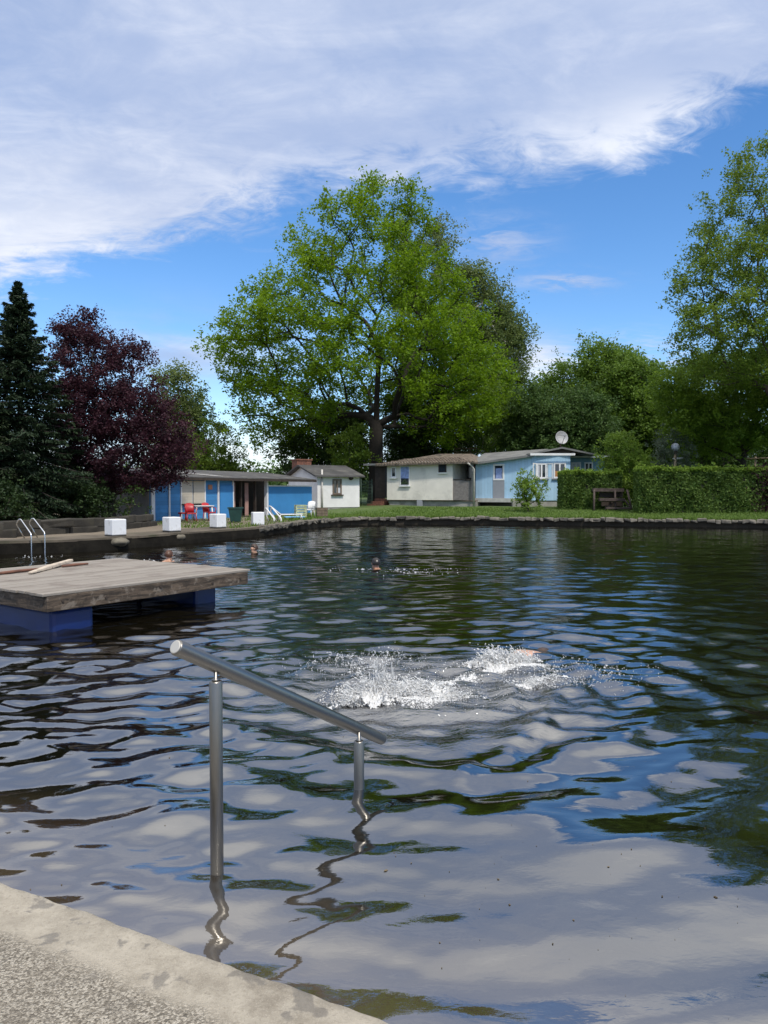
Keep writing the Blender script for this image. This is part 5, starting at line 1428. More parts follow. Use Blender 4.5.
stick.add([pA - nrm_ * .7 + Vector((0, 0, .004)), pA + nrm_ * .7 + Vector((0, 0, .004)), pA.lerp(pB, .45) + nrm_ * 1.1 + Vector((0, 0, .004)), pB + nrm_ * .8 + Vector((0, 0, .03)), pB - nrm_ * .8 + Vector((0, 0, .03)), pA.lerp(pB, .45) - nrm_ * .9 + Vector((0, 0, .004)),
           pA - nrm_ * .6 + Vector((0, 0, .03)), pA + nrm_ * .6 + Vector((0, 0, .03)), pA.lerp(pB, .45) + nrm_ + Vector((0, 0, .055)), pB + nrm_ * .7 + Vector((0, 0, .07)), pB - nrm_ * .7 + Vector((0, 0, .07)), pA.lerp(pB, .45) - nrm_ * .8 + Vector((0, 0, .055))],
          [(5, 4, 3, 2, 1, 0), (6, 7, 8, 9, 10, 11)] + [(i, (i + 1) % 6, 6 + (i + 1) % 6, 6 + i) for i in range(6)])
tag(stick.build('driftwood', material('bleached wood', (0.50, 0.42, 0.33), 0.8, var=0.2, vscale=9), bevel=0.01), 'pale bleached piece of driftwood lying on the swimming platform', 'driftwood')
for (a_, b_, lab_) in (((-20, 577), (52, 569), 'long thin reddish brown pole lying along the left of the swimming platform'), ((62, 567.5), (88, 565), 'short thin dark pole lying right of the driftwood on the swimming platform')):
    p0, p1 = ground(*a_, pz_), ground(*b_, pz_); mb = MB(); mb.tube([p0 + Vector((0, 0, .02)), (p0 + p1) / 2 + Vector((0, 0, .023)), p1 + Vector((0, 0, .02))], [0.018, 0.022, 0.015], 8)
    tag(mb.build('pole', material('reddish pole', (0.15, 0.065, 0.04), 0.7, var=0.3)), lab_, 'pole', 'poles lying on the platform')

# ---- starting blocks on the left bank with boulders under them
block_mat = material('white painted concrete', (0.78, 0.79, 0.80), 0.7, var=0.04, vscale=3, bump=0.15, stain=(0.45, 0.44, 0.40), stain_amt=0.55, stain_scale=4)
boulder_mat = material('mossy boulder', (0.13, 0.115, 0.085), 0.9, var=0.4, vscale=4, bump=0.6)
pos_words = ['white cube starting block nearest the pool ladder, largest and leftmost of four', 'white cube starting block in front of the small blue barrel, second from left', 'white cube starting block in front of the red chairs, third from left', 'white cube starting block beside the white lounger, farthest and rightmost of four']
for k, (px, pyb, pyt, wpx) in enumerate(((112.7, 535.2, 519.2, 22), (169.8, 531.0, 517, 19), (216.6, 527.2, 513.8, 17), (256.8, 524.6, 512.0, 14.8))):
    g_ = ground(px, pyb + 0.6, 0.36); Dk = g_.y
    wid = wpx * Dk / FPX; h_ = (pyb - pyt) * Dk / FPX
    rot = [math.radians(50), math.radians(48), math.radians(52), math.radians(20)][k]
    side_w = wid / (abs(math.cos(rot)) + abs(math.sin(rot)))
    root = thing('starting_block', pos_words[k], 'starting block', (g_.x, Dk + side_w * 0.5, 0.36), rot, 'white starting blocks on the left bank')
    mb = MB(); mb.box((0, 0, h_ / 2 + 0.012), (side_w, side_w, h_)); mb.build('block', block_mat, root, world=False, bevel=0.025)
    mb = MB(); mb.box((0, 0, -0.02), (side_w * 0.96, side_w * 0.96, 0.06)); mb.build('footing', conc_dark, root, world=False)
    R = random.Random(70 + k)
    bm = bmesh.new(); bmesh.ops.create_icosphere(bm, subdivisions=3, radius=1.0)
    for v_ in bm.verts:
        v_.co *= 1 + 0.13 * math.sin(v_.co.x * 4 + k) * math.cos(v_.co.y * 5 + 2 * k) + R.uniform(-.03, .03)
        v_.co = Vector((v_.co.x * wid * 0.5, v_.co.y * 0.24, v_.co.z * 0.12))
    me = bpy.data.meshes.new('boulder'); bm.to_mesh(me); bm.free()
    o = link(me, 'boulder', boulder_mat); o.location = (g_.x + 0.18, Dk - 0.10, 0.20)
    for p in me.polygons: p.use_smooth = True
    tag(o, ['rough boulder in the bank under the largest leftmost white cube', 'rough boulder in the bank under the second white cube from left', 'rough boulder in the bank under the third white cube from left', 'rough boulder in the bank under the farthest white cube'][k], 'boulder', 'boulders under the starting blocks')

# ---- pool ladders
def ladder(name, label, px_list, D, mat, r=0.015, wz=None):
    """px_list: for each hoop: foot px/py, crown-left, crown-right, bend, water"""
    p0 = px_list[0]
    a_ = at(p0[3][0], p0[3][1], D)
    root = thing(name, label, 'pool ladder', (a_.x, a_.y, 0))
    for hp in px_list:
        (f, c1, c2, bd) = hp
        Df = D + 0.75
        F = at(*f, Df); C1 = at(*c1, D + 0.62); C2 = at(*c2, D + 0.5); Bd = at(*bd, D)
        F = Vector((F.x, F.y, max(F.z, 0.33)))
        pts = [F]
        n = 8
        ctrl = [F, C1, C2, Bd]
        pts.append(F.lerp(C1, 0.5)); 
        for i in range(n + 1):
            s = i / n; a = (1 - s) ** 2; b_ = 2 * s * (1 - s); c = s * s
            mid_ = (C1 + C2) / 2 + Vector((0, 0, 0.14))
            pts.append(C1 * a + mid_ * b_ + C2 * c)
        pts.append(C2.lerp(Bd, 0.5)); pts.append(Bd); pts.append(Vector((Bd.x + 0.005, Bd.y, Bd.z - 0.08))); pts.append(Vector((Bd.x + .005, Bd.y, -1.1)))
        mb = MB(); mb.tube(pts, r, 10); mb.build('stile', mat, root)
    A_ = at(*px_list[0][3], D); B_ = at(*px_list[1][3], D)
    for k in range(4):
        z = -0.12 - 0.25 * k
        mb = MB(); mb.tube([(A_.x, A_.y, z), (B_.x, B_.y, z)], r * 0.9, 8); mb.build('rung', mat, root)
bright_steel = material('polished steel', (0.78, 0.78, 0.78), 0.22, 1.0, var=0.03)
ladder('pool_ladder', 'shiny steel pool ladder with two hoops at the left edge of the photo', [((24.5, 538.3), (16.5, 524.5), (21.5, 520.2), (31.0, 533.8)), ((37.5, 537.5), (29.3, 523.5), (34.5, 519.5), (44.5, 532.5))], 18.3, bright_steel)
ladder('pool_ladder', 'white pool ladder with two hoops beside the white lounger', [((268.5, 521.5), (264.5, 511.5), (266.8, 509.0), (274.0, 518.5)), ((276.0, 521.0), (270.6, 511.2), (273.0, 508.8), (281.0, 518.3))], 29.6, plastic_white, r=0.03)

# ---- garden furniture by the shed (rigid builders in local coordinates: x = width, y = depth with the sitter looking to -y)
def lbuild(mb, name, mat, root, bevel=0.0): return mb.build(name, mat, root, world=False, bevel=bevel)
def plastic_chair(name, label, loc, rz, mat, cat='chair', group=None, arms=True, sc_=0.8):
    root = thing(name, label, cat, loc, rz, group)
    mb = MB(); mb.box((0, 0, 0.42), (0.46, 0.44, 0.035)); mb.box((0, -0.21, 0.40), (0.46, 0.03, 0.05)); lbuild(mb, 'seat', mat, root, 0.01)
    mb = MB()
    nseg = 8; vs = []
    for i in range(nseg + 1):
        x = -0.23 + 0.46 * i / nseg; yy = 0.21 + 0.05 * (1 - (x / 0.23) ** 2)
        top_ = 0.86 + 0.06 * (1 - (x / 0.23) ** 2)
        for (z, oy) in ((0.44, 0), (0.65, 0.05), (top_, 0.12)):
            vs.append((x, yy + oy, z))
    n0 = len(vs); vs2 = [(x, y + 0.025, z) for x, y, z in vs]
    fs = []
    for i in range(nseg):
        for j in range(2):
            a = i * 3 + j
            fs += [(a, a + 3, a + 4, a + 1), (n0 + a, n0 + a + 1, n0 + a + 4, n0 + a + 3)]
        fs += [(i * 3 + 2, i * 3 + 5, n0 + i * 3 + 5, n0 + i * 3 + 2), (i * 3, n0 + i * 3, n0 + i * 3 + 3, i * 3 + 3)]
    fs += [(0, 1, n0 + 1, n0), (1, 2, n0 + 2, n0 + 1), (nseg * 3, n0 + nseg * 3, n0 + nseg * 3 + 1, nseg * 3 + 1), (nseg * 3 + 1, n0 + nseg * 3 + 1, n0 + nseg * 3 + 2, nseg * 3 + 2)]
    mb.add(vs + vs2, fs, True); lbuild(mb, 'backrest', mat, root)
    for sx in (-1, 1):
        for sy in (-1, 1):
            mb = MB(); mb.tube([(0.20 * sx, 0.19 * sy, 0.41), (0.245 * sx, 0.24 * sy, 0.0)], [0.024, 0.018], 7); lbuild(mb, 'leg', mat, root)
        if arms:
            mb = MB(); mb.tube([(0.25 * sx, 0.27, 0.66), (0.27 * sx, 0.05, 0.645), (0.27 * sx, -0.17, 0.64), (0.25 * sx, -0.21, 0.60), (0.225 * sx, -0.2, 0.42)], 0.02, 7); lbuild(mb, 'armrest', mat, root)
    root.scale = (sc_, sc_, sc_)
    return root
GL = 0.345
def gp(px, py, z=GL): 
    p = ground(px, py, z); return (p.x, p.y, z)
shed_dir = math.atan2((B - A).y, (B - A).x)
plastic_chair('garden_chair', 'red plastic armchair left of the white table by the shed', gp(190.8, 521.6), 0.5, plastic_red, group='red chairs by the shed')
plastic_chair('garden_chair', 'red plastic armchair right of the white table by the shed', gp(209.5, 520.3), 0.95, plastic_red, group='red chairs by the shed')
# small red stool
p = gp(183.0, 520.5); root = thing('stool', 'small low red plastic stool left of the red chairs', 'stool', p, 0.3)
mb = MB(); mb.lathe((0, 0, 0), [(0.19, 0.27), (0.20, 0.29), (0.20, 0.32), (0.17, 0.335)], 16); lbuild(mb, 'seat', plastic_red, root)
for k in range(4):
    a_ = k * PI / 2 + PI / 4; mb = MB(); mb.tube([(0.14 * math.cos(a_), 0.14 * math.sin(a_), 0.28), (0.19 * math.cos(a_), 0.19 * math.sin(a_), 0)], 0.025, 7); lbuild(mb, 'leg', plastic_red, root)
p = gp(202.5, 520.2); root = thing('garden_table', 'white plastic garden table between the two red chairs', 'table', p, 0.55)
mb = MB(); mb.box((0, 0, 0.705), (0.95, 0.75, 0.03)); mb.box((0, 0, 0.67), (0.88, 0.68, 0.04)); lbuild(mb, 'tabletop', plastic_white, root, 0.01)
for sx in (-1, 1):
    for sy in (-1, 1):
        mb = MB(); mb.tube([(0.38 * sx, 0.29 * sy, 0.66), (0.42 * sx, 0.32 * sy, 0)], [0.04, 0.03], 8); lbuild(mb, 'leg', plastic_white, root)
root.scale = (0.85, 0.85, 0.85)
# barrel
p = gp(164.5, 519.0); root = thing('barrel', 'small dark blue plastic barrel at the left end of the shed', 'barrel', (p[0], p[1], GL))
mb = MB(); mb.lathe((0, 0, 0), [(0.19, 0.0), (0.20, 0.02), (0.205, 0.2), (0.215, 0.22), (0.205, 0.24), (0.205, 0.44), (0.215, 0.46), (0.205, 0.48), (0.195, 0.62), (0.17, 0.65)], 24); lbuild(mb, 'drum', plastic_blue, root)
mb = MB(); mb.lathe((0, 0, 0), [(0.16, 0.655), (0.165, 0.68), (0.05, 0.695)], 24); lbuild(mb, 'lid', plastic_blue, root)
# green tub
p = gp(235.5, 521.5); root = thing('waste_bin', 'large dark green plastic tub with rim in front of the shed porch', 'bin', p, 0.2)
mb = MB(); 
def ring_rect(w_, d_, z): return [(-w_ / 2, -d_ / 2, z), (w_ / 2, -d_ / 2, z), (w_ / 2, d_ / 2, z), (-w_ / 2, d_ / 2, z)]
vs = ring_rect(.44, .40, 0) + ring_rect(.62, .56, .60) + ring_rect(.56, .50, .60) + ring_rect(.40, .36, .06)
mb.add(vs, [(3, 2, 1, 0)] + [(i, (i + 1) % 4, 4 + (i + 1) % 4, 4 + i) for i in range(4)] + [(4 + i, 4 + (i + 1) % 4, 8 + (i + 1) % 4, 8 + i) for i in range(4)] + [(8 + i, 8 + (i + 1) % 4, 12 + (i + 1) % 4, 12 + i) for i in range(4)] + [(12, 13, 14, 15)])
lbuild(mb, 'tub', plastic_green, root, 0.015)
mb = MB()
for (cx_, cy_, sx_, sy_) in ((0, -.29, .68, .05), (0, .29, .68, .05), (.325, 0, .05, .6), (-.325, 0, .05, .6)): mb.box((cx_, cy_, 0.605), (sx_, sy_, 0.05))
lbuild(mb, 'rim', plastic_green, root); root.scale = (0.9, 0.9, 0.9)
# white lounger
p = gp(283.0, 520.0); root = thing('sun_lounger', 'white plastic sun lounger with raised back next to the white ladder', 'sun lounger', p, 0.25)
mb = MB()
for k in range(9): mb.box((-0.05 + k * 0.115, 0, 0.30), (0.095, 0.56, 0.025))
lbuild(mb, 'seat', plastic_white, root)
mb = MB()
for k in range(6): mb.box((-0.16 - 0.085 * k, 0, 0.335 + 0.075 * k), (0.095, 0.56, 0.025), ry=math.radians(41))
lbuild(mb, 'backrest', plastic_white, root)
for sy in (-1, 1):
    mb = MB(); mb.tube([(-0.65, 0.29 * sy, 0.74), (-0.12, 0.29 * sy, 0.29), (0.95, 0.29 * sy, 0.29)], 0.024, 7); lbuild(mb, 'frame', plastic_white, root)
    for sx in (-0.15, 0.85):
        mb = MB(); mb.tube([(sx, 0.29 * sy, 0.28), (sx + (.08 if sx > 0 else -.08), 0.29 * sy, 0)], 0.024, 7); lbuild(mb, 'leg', plastic_white, root)
root.scale = (0.85, 0.85, 0.8)
# light blue mat on the grass by the panel
p = gp(290, 517.5, 0.36); root = None
mb = MB(); mb.box((p[0] + 0.2, p[1], 0.385), (0.9, 0.5, 0.05), 0.3)
tag(mb.build('bath_mat', material('light blue foam', (0.16, 0.38, 0.62), 0.7), bevel=0.02), 'light blue foam mat lying on the grass behind the lounger', 'mat')
# crate, white chair, stump
p = gp(300.5, 517.3, 0.35); root = thing('crate', 'pale yellowish green plastic crate between lounger and white chair', 'crate', p, 0.3)
cm = material('pale green plastic', (0.42, 0.44, 0.24), 0.5, var=0.3, vscale=8)
mb = MB()
for z in (0.05, 0.17, 0.29, 0.41, 0.53):
    for (cx_, cy_, sx_, sy_) in ((0, -.2, .44, .025), (0, .2, .44, .025), (.22, 0, .025, .42), (-.22, 0, .025, .42)): mb.box((cx_, cy_, z), (sx_, sy_, 0.075))
for sx in (-1, 1):
    for sy in (-1, 1): mb.box((.222 * sx, .202 * sy, 0.29), (0.045, 0.045, 0.56))
lbuild(mb, 'sides', cm, root)
mb = MB(); mb.box((0, 0, 0.02), (0.42, 0.38, 0.03)); lbuild(mb, 'bottom', cm, root)
plastic_chair('garden_chair', 'white plastic armchair in front of the left corner of the white hut', gp(309.3, 516.8, 0.35), -0.35, plastic_white)
p = gp(322, 516.5, 0.35); root = thing('planter', 'brown square wooden planter below the pipe of the white hut', 'planter', p, 0.2)
mb = MB()
for z in (0.07, 0.21, 0.35):
    for (cx_, cy_, sx_, sy_) in ((0, -.22, .5, .03), (0, .22, .5, .03), (.235, 0, .03, .4), (-.235, 0, .03, .4)): mb.box((cx_, cy_, z), (sx_, sy_, 0.125))
lbuild(mb, 'boards', fence_wood, root)
mb = MB(); mb.box((0, 0, 0.2), (0.43, 0.40, 0.36)); lbuild(mb, 'soil', conc_dark, root)

# ---- dark timber rack / bench on the right bank
rk0 = ground(611, 513.6, 0.36); root = thing('timber_rack', 'dark weathered timber bench rack with three boards before the shorter hedge', 'timber rack', (rk0.x, rk0.y, 0.36), 0.05)
sc = rk0.y / FPX
rw = material('dark weathered timber', (0.075, 0.055, 0.048), 0.85, var=0.35, vscale=6, bump=0.4)
def zr_(py): return (512.5 - py) * sc
for (xa, xb, pyt, pyb, yy, dp_) in ((594 - 611, 625 - 611, 487.2, 490.6, 0.25, 0.30), (598.5 - 611, 624 - 611, 497.0, 500.0, 0.0, 0.28), (604 - 611, 629 - 611, 505.8, 508.0, -0.25, 0.22)):
    mb = MB(); mb.box(((xa + xb) / 2 * sc, yy, (zr_(pyt) + zr_(pyb)) / 2), ((xb - xa) * sc, dp_, (pyb - pyt) * sc), ry=0.01); lbuild(mb, 'board', rw, root, 0.01)
mb = MB(); mb.box((3 * sc, 0.45, zr_(493.5)), (24 * sc, 0.04, 5.2 * sc)); mb.box((4 * sc, 0.43, zr_(503)), (22 * sc, 0.04, 4.5 * sc)); lbuild(mb, 'back_boards', dark_wood, root)
for xa, xb in ((594.5 - 611, 593.5 - 611), (615.6 - 611, 615.6 - 611), (628 - 611, 633 - 611)):
    mb = MB(); mb.tube([(xa * sc, 0.12, zr_(488.5)), (xb * sc, -0.02, -0.05)], 0.055, 6); lbuild(mb, 'post', rw, root)
mb = MB(); mb.tube([(14 * sc, 0.0, zr_(499)), (24 * sc, -0.1, -0.02)], 0.045, 6); mb.tube([(-6 * sc, 0.1, zr_(509)), (8 * sc, 0.1, zr_(498))], 0.035, 6); lbuild(mb, 'brace', rw, root)

# ---- globe lamp
p = at(675.3, 447, 41.5); root = thing('globe_lamp', 'garden lamp with clear round globe on a pale wooden post behind the long hedge', 'lamp', (p.x, p.y, 0.6))
mb = MB(); R_ = 0.23; mb.lathe(p - Vector((0, 0, R_)), [(R_ * math.sin(PI * k / 12) + .001, R_ - R_ * math.cos(PI * k / 12)) for k in range(13)], 20)
mb.build('globe', material('frosted globe', (0.50, 0.52, 0.55), 0.25, var=0.1, vscale=4, stain=(0.2, 0.22, 0.22), stain_amt=0.8, stain_scale=3), root)
mb = MB(); mb.lathe((p.x, p.y, p.z - R_ - 0.16), [(0.07, 0), (0.13, 0.04), (0.13, 0.1), (0.09, 0.17)], 14); mb.build('collar', dark_wood, root)
mb = MB(); mb.tube([(p.x, p.y, 0.4), (p.x, p.y, p.z - R_ - 0.16)], 0.07, 8); mb.build('post', material('pale post', (0.42, 0.32, 0.20), 0.8, var=0.2), root)
mb = MB(); mb.tube([(p.x - .15, p.y - .02, p.z - R_ - 0.42), (p.x + .42, p.y - .02, p.z - R_ - 0.38)], 0.03, 6); mb.build('arm', white_trim, root)

# ================================================================== PEOPLE
def skin_mat(name, col, wetness=0.35):
    m = material(name, col, wetness, 0, 0.08, 6, spec=0.5)
    return m
skinA = skin_mat('fair skin', (0.52, 0.30, 0.20)); skinB = skin_mat('tanned skin', (0.40, 0.21, 0.13))
hair_br = material('wet brown hair', (0.055, 0.03, 0.018), 0.35, 0, 0.3, 30); hair_red = material('reddish brown hair', (0.085, 0.036, 0.018), 0.4, 0, 0.3, 30); hair_dk = material('wet dark hair', (0.02, 0.016, 0.014), 0.3, 0, 0.3, 30)
def body(root, joints, edges, mat, subdiv=2, name='body'):
    bm = bmesh.new(); lay = bm.verts.layers.skin.verify(); vs = []
    for k, (p_, r) in enumerate(joints):
        v_ = bm.verts.new(p_); v_[lay].radius = (r, r) if not isinstance(r, tuple) else r; vs.append(v_)
    vs[0][lay].use_root = True
    for a, b_ in edges: bm.edges.new((vs[a], vs[b_]))
    me = bpy.data.meshes.new(name); bm.to_mesh(me); bm.free()
    o = link(me, name, mat, root)
    s = o.modifiers.new('skin', 'SKIN'); s.use_smooth_shade = True
    o.modifiers.new('sub', 'SUBSURF').levels = subdiv; o.modifiers['sub'].render_levels = subdiv
    return o
def swimmer(label, loc, heading, skin, hair, stroke=0.0, head_up=True, shorts=None):
    """breaststroke swimmer: head out of the water, trunk and legs trailing just below the surface. local +x = swimming direction"""
    root = thing('person', label, 'person', loc, heading); root.scale = (0.9, 0.9, 0.9)
    hz_ = 0.10 if head_up else -0.02
    J = [((-0.62, 0, -0.30), (0.15, 0.11)),          # 0 pelvis
         ((-0.40, 0, -0.22), (0.13, 0.10)),          # 1 waist
         ((-0.18, 0, -0.12), (0.16, 0.11)),          # 2 chest
         ((-0.03, 0, -0.05), (0.13, 0.09)),          # 3 upper chest
         ((0.03, 0, 0.02), 0.058),                   # 4 neck
         ((0.055, 0, 0.085), 0.070),                 # 5 head base
         ((0.065, 0, 0.155), 0.092),                 # 6 head
         ((0.055, 0, 0.215), 0.068),                 # 7 crown
         ((-0.02, 0.19, -0.05), 0.062), ((0.22, 0.34, -0.13), 0.043), ((0.46, 0.20, -0.12), 0.031), ((0.56, 0.15, -0.12), (0.04, 0.016)),   # 8-11 left arm
         ((-0.02, -0.19, -0.05), 0.062), ((0.22, -0.34, -0.13), 0.043), ((0.46, -0.20, -0.12), 0.031), ((0.56, -0.15, -0.12), (0.04, 0.016)), # 12-15
         ((-0.70, 0.10, -0.33), 0.088), ((-1.06, 0.20, -0.40), 0.060), ((-1.45, 0.12, -0.36), 0.038), ((-1.58, 0.14, -0.38), 0.032),  # 16-19
         ((-0.70, -0.10, -0.33), 0.088), ((-1.06, -0.20, -0.40), 0.060), ((-1.45, -0.12, -0.36), 0.038), ((-1.58, -0.14, -0.38), 0.032),
         ((0.158, 0, 0.150), 0.018),                # 24 nose
         ((0.13, 0, 0.095), 0.030)]                 # 25 chin
    E = [(0, 1), (1, 2), (2, 3), (3, 4), (4, 5), (5, 6), (6, 7), (3, 8), (8, 9), (9, 10), (10, 11), (3, 12), (12, 13), (13, 14), (14, 15), (0, 16), (16, 17), (17, 18), (18, 19), (0, 20), (20, 21), (21, 22), (22, 23), (6, 24), (5, 25)]
    body(root, J, E, skin)
    # hair cap: part of a slightly larger skull shell, open towards the face
    bm = bmesh.new(); bmesh.ops.create_uvsphere(bm, u_segments=24, v_segments=16, radius=1.0)
    kill = [v_ for v_ in bm.verts if (v_.co.x > 0.45 and v_.co.z < 0.45) or v_.co.z < -0.55]
    bmesh.ops.delete(bm, geom=kill, context='VERTS')
    R = random.Random(int(loc[0] * 100))
    for v_ in bm.verts:
        s = 1 + 0.05 * math.sin(v_.co.x * 14 + v_.co.z * 9) + R.uniform(-.03, .03)
        v_.co = Vector((0.048 + v_.co.x * 0.115 * s, v_.co.y * 0.101 * s, 0.166 + v_.co.z * 0.114 * s))
    me = bpy.data.meshes.new('hair'); bm.to_mesh(me); bm.free()
    for p_ in me.polygons: p_.use_smooth = True
    h = link(me, 'hair', hair, root); so = h.modifiers.new('thick', 'SOLIDIFY'); so.thickness = 0.012
    for s in (-1, 1):
        mb = MB(); mb.lathe((0.055, 0.088 * s, 0.125), [(0.004, 0), (0.016, 0.012), (0.019, 0.03), (0.014, 0.048), (0.003, 0.056)], 8); mb.build('ear', skin, root, world=False)
        mb = MB(); mb.lathe((0.140, 0.032 * s, 0.155), [(0.001, 0), (0.011, 0.006), (0.013, 0.011), (0.009, 0.018), (0.001, 0.021)], 8); mb.build('eye', hair_dk, root, world=False)
    return root
swimmer('swimmer with reddish brown hair and bare shoulders, leftmost of the three distant ones', (SW1.x, SW1.y, 0.01), math.radians(80), skinA, hair_red)
swimmer('swimmer with brown hair in front of the farthest white block, second from left', (SW2.x, SW2.y, -0.015), math.radians(200), skinA, hair_br)
swimmer('dark haired swimmer alone in the middle of the pond, moving away from the camera', (SW3.x, SW3.y, -0.01), math.radians(120), skinB, hair_dk)

# the kicking swimmer: face down, stretched out, feet in the splash
Fp = ground(440, 683, 0.0); Hp = ground(556, 643, 0.0)
hd_ = math.atan2(Hp.y - Fp.y, Hp.x - Fp.x)
sw = thing('person', 'swimmer stretched out face down just under the surface, feet inside the white splash', 'person', (Fp.x, Fp.y, -0.045), hd_)
Ls = (Hp - Fp).length; k_ = Ls / 2.05
J = [((0.95, 0, -0.02), (0.15, 0.10)), ((1.15, 0, -0.01), (0.13, 0.09)), ((1.38, 0, 0.0), (0.165, 0.105)), ((1.50, 0, 0.0), (0.13, 0.085)), ((1.60, 0, -0.03), 0.055), ((1.68, 0, -0.05), 0.075), ((1.77, 0, -0.06), 0.09), ((1.86, 0, -0.06), 0.065),
     ((1.52, 0.20, -0.03), 0.06), ((1.75, 0.27, -0.07), 0.045), ((2.0, 0.20, -0.10), 0.032), ((2.12, 0.18, -0.11), (0.042, 0.016)),
     ((1.52, -0.20, -0.03), 0.06), ((1.75, -0.27, -0.07), 0.045), ((2.0, -0.20, -0.10), 0.032), ((2.12, -0.18, -0.11), (0.042, 0.016)),
     ((0.84, 0.09, -0.05), 0.088), ((0.48, 0.12, -0.10), 0.06), ((0.10, 0.10, -0.07), 0.04), ((-0.05, 0.10, -0.05), 0.032),
     ((0.84, -0.09, -0.05), 0.088), ((0.46, -0.12, -0.16), 0.06), ((0.08, -0.10, -0.22), 0.04), ((-0.08, -0.10, -0.25), 0.032)]
J = [((p_[0] * k_, p_[1], p_[2]), r) for p_, r in J]
E = [(0, 1), (1, 2), (2, 3), (3, 4), (4, 5), (5, 6), (6, 7), (3, 8), (8, 9), (9, 10), (10, 11), (3, 12), (12, 13), (13, 14), (14, 15), (0, 16), (16, 17), (17, 18), (18, 19), (0, 20), (20, 21), (21, 22), (22, 23)]
body(sw, J, E, skinA)
bm = bmesh.new(); bmesh.ops.create_uvsphere(bm, u_segments=24, v_segments=16, radius=1.0)
bmesh.ops.delete(bm, geom=[v_ for v_ in bm.verts if v_.co.z < -0.1], context='VERTS')
for v_ in bm.verts: v_.co = Vector((1.77 * k_ + v_.co.x * 0.115, v_.co.y * 0.095, -0.055 + v_.co.z * 0.10))
me = bpy.data.meshes.new('hair'); bm.to_mesh(me); bm.free(); 
for p_ in me.polygons: p_.use_smooth = True
link(me, 'hair', hair_br, sw)
bm = bmesh.new(); bmesh.ops.create_uvsphere(bm, u_segments=20, v_segments=12, radius=1.0)
for v_ in bm.verts: v_.co = Vector((0.90 * k_ + v_.co.x * 0.20, v_.co.y * 0.168, -0.035 + v_.co.z * 0.118))
me = bpy.data.meshes.new('swim_trunks'); bm.to_mesh(me); bm.free(); 
for p_ in me.polygons: p_.use_smooth = True
link(me, 'swim_trunks', material('dark swim trunks', (0.02, 0.025, 0.04), 0.6), sw)

# ================================================================== SPLASH
spl_mat = bpy.data.materials.new('splashing water'); spl_mat.use_nodes = True
t = NT(spl_mat.node_tree); b = t.n['Principled BSDF']
b.inputs['Base Color'].default_value = (0.80, 0.80, 0.79, 1); b.inputs['Roughness'].default_value = 0.2
b.inputs['Subsurface Weight'].default_value = 0.0
tr = t.node('ShaderNodeBsdfTranslucent', inp={'Color': (0.95, 0.96, 0.97, 1)})
mx = t.node('ShaderNodeMixShader', inp={0: 0.78, 1: tr.outputs[0], 2: b.outputs[0]}); t.l.new(mx.outputs[0], t.n['Material Output'].inputs['Surface'])
def droplets(P_, S_, stretch, dirs, rng):
    """many small stretched octahedra"""
    n = len(P_); d = unit(dirs); a = unit(np.cross(d, rng.normal(size=(n, 3)))); b_ = np.cross(d, a)
    s = S_[:, None]; l_ = (S_ * stretch)[:, None]
    V = np.stack([P_ + d * l_, P_ - d * l_, P_ + a * s, P_ - a * s, P_ + b_ * s, P_ - b_ * s], 1).reshape(-1, 3)
    base_ = np.array([[0, 2, 4], [0, 4, 3], [0, 3, 5], [0, 5, 2], [1, 4, 2], [1, 3, 4], [1, 5, 3], [1, 2, 5]])
    F = (np.arange(n) * 6)[:, None, None] + base_[None]
    return V, F.reshape(-1, 3)
rng = np.random.default_rng(77); P_all = []; S_all = []; D_all = []; St = []
STR_V = []; STR_F = []; STR_N = [0]
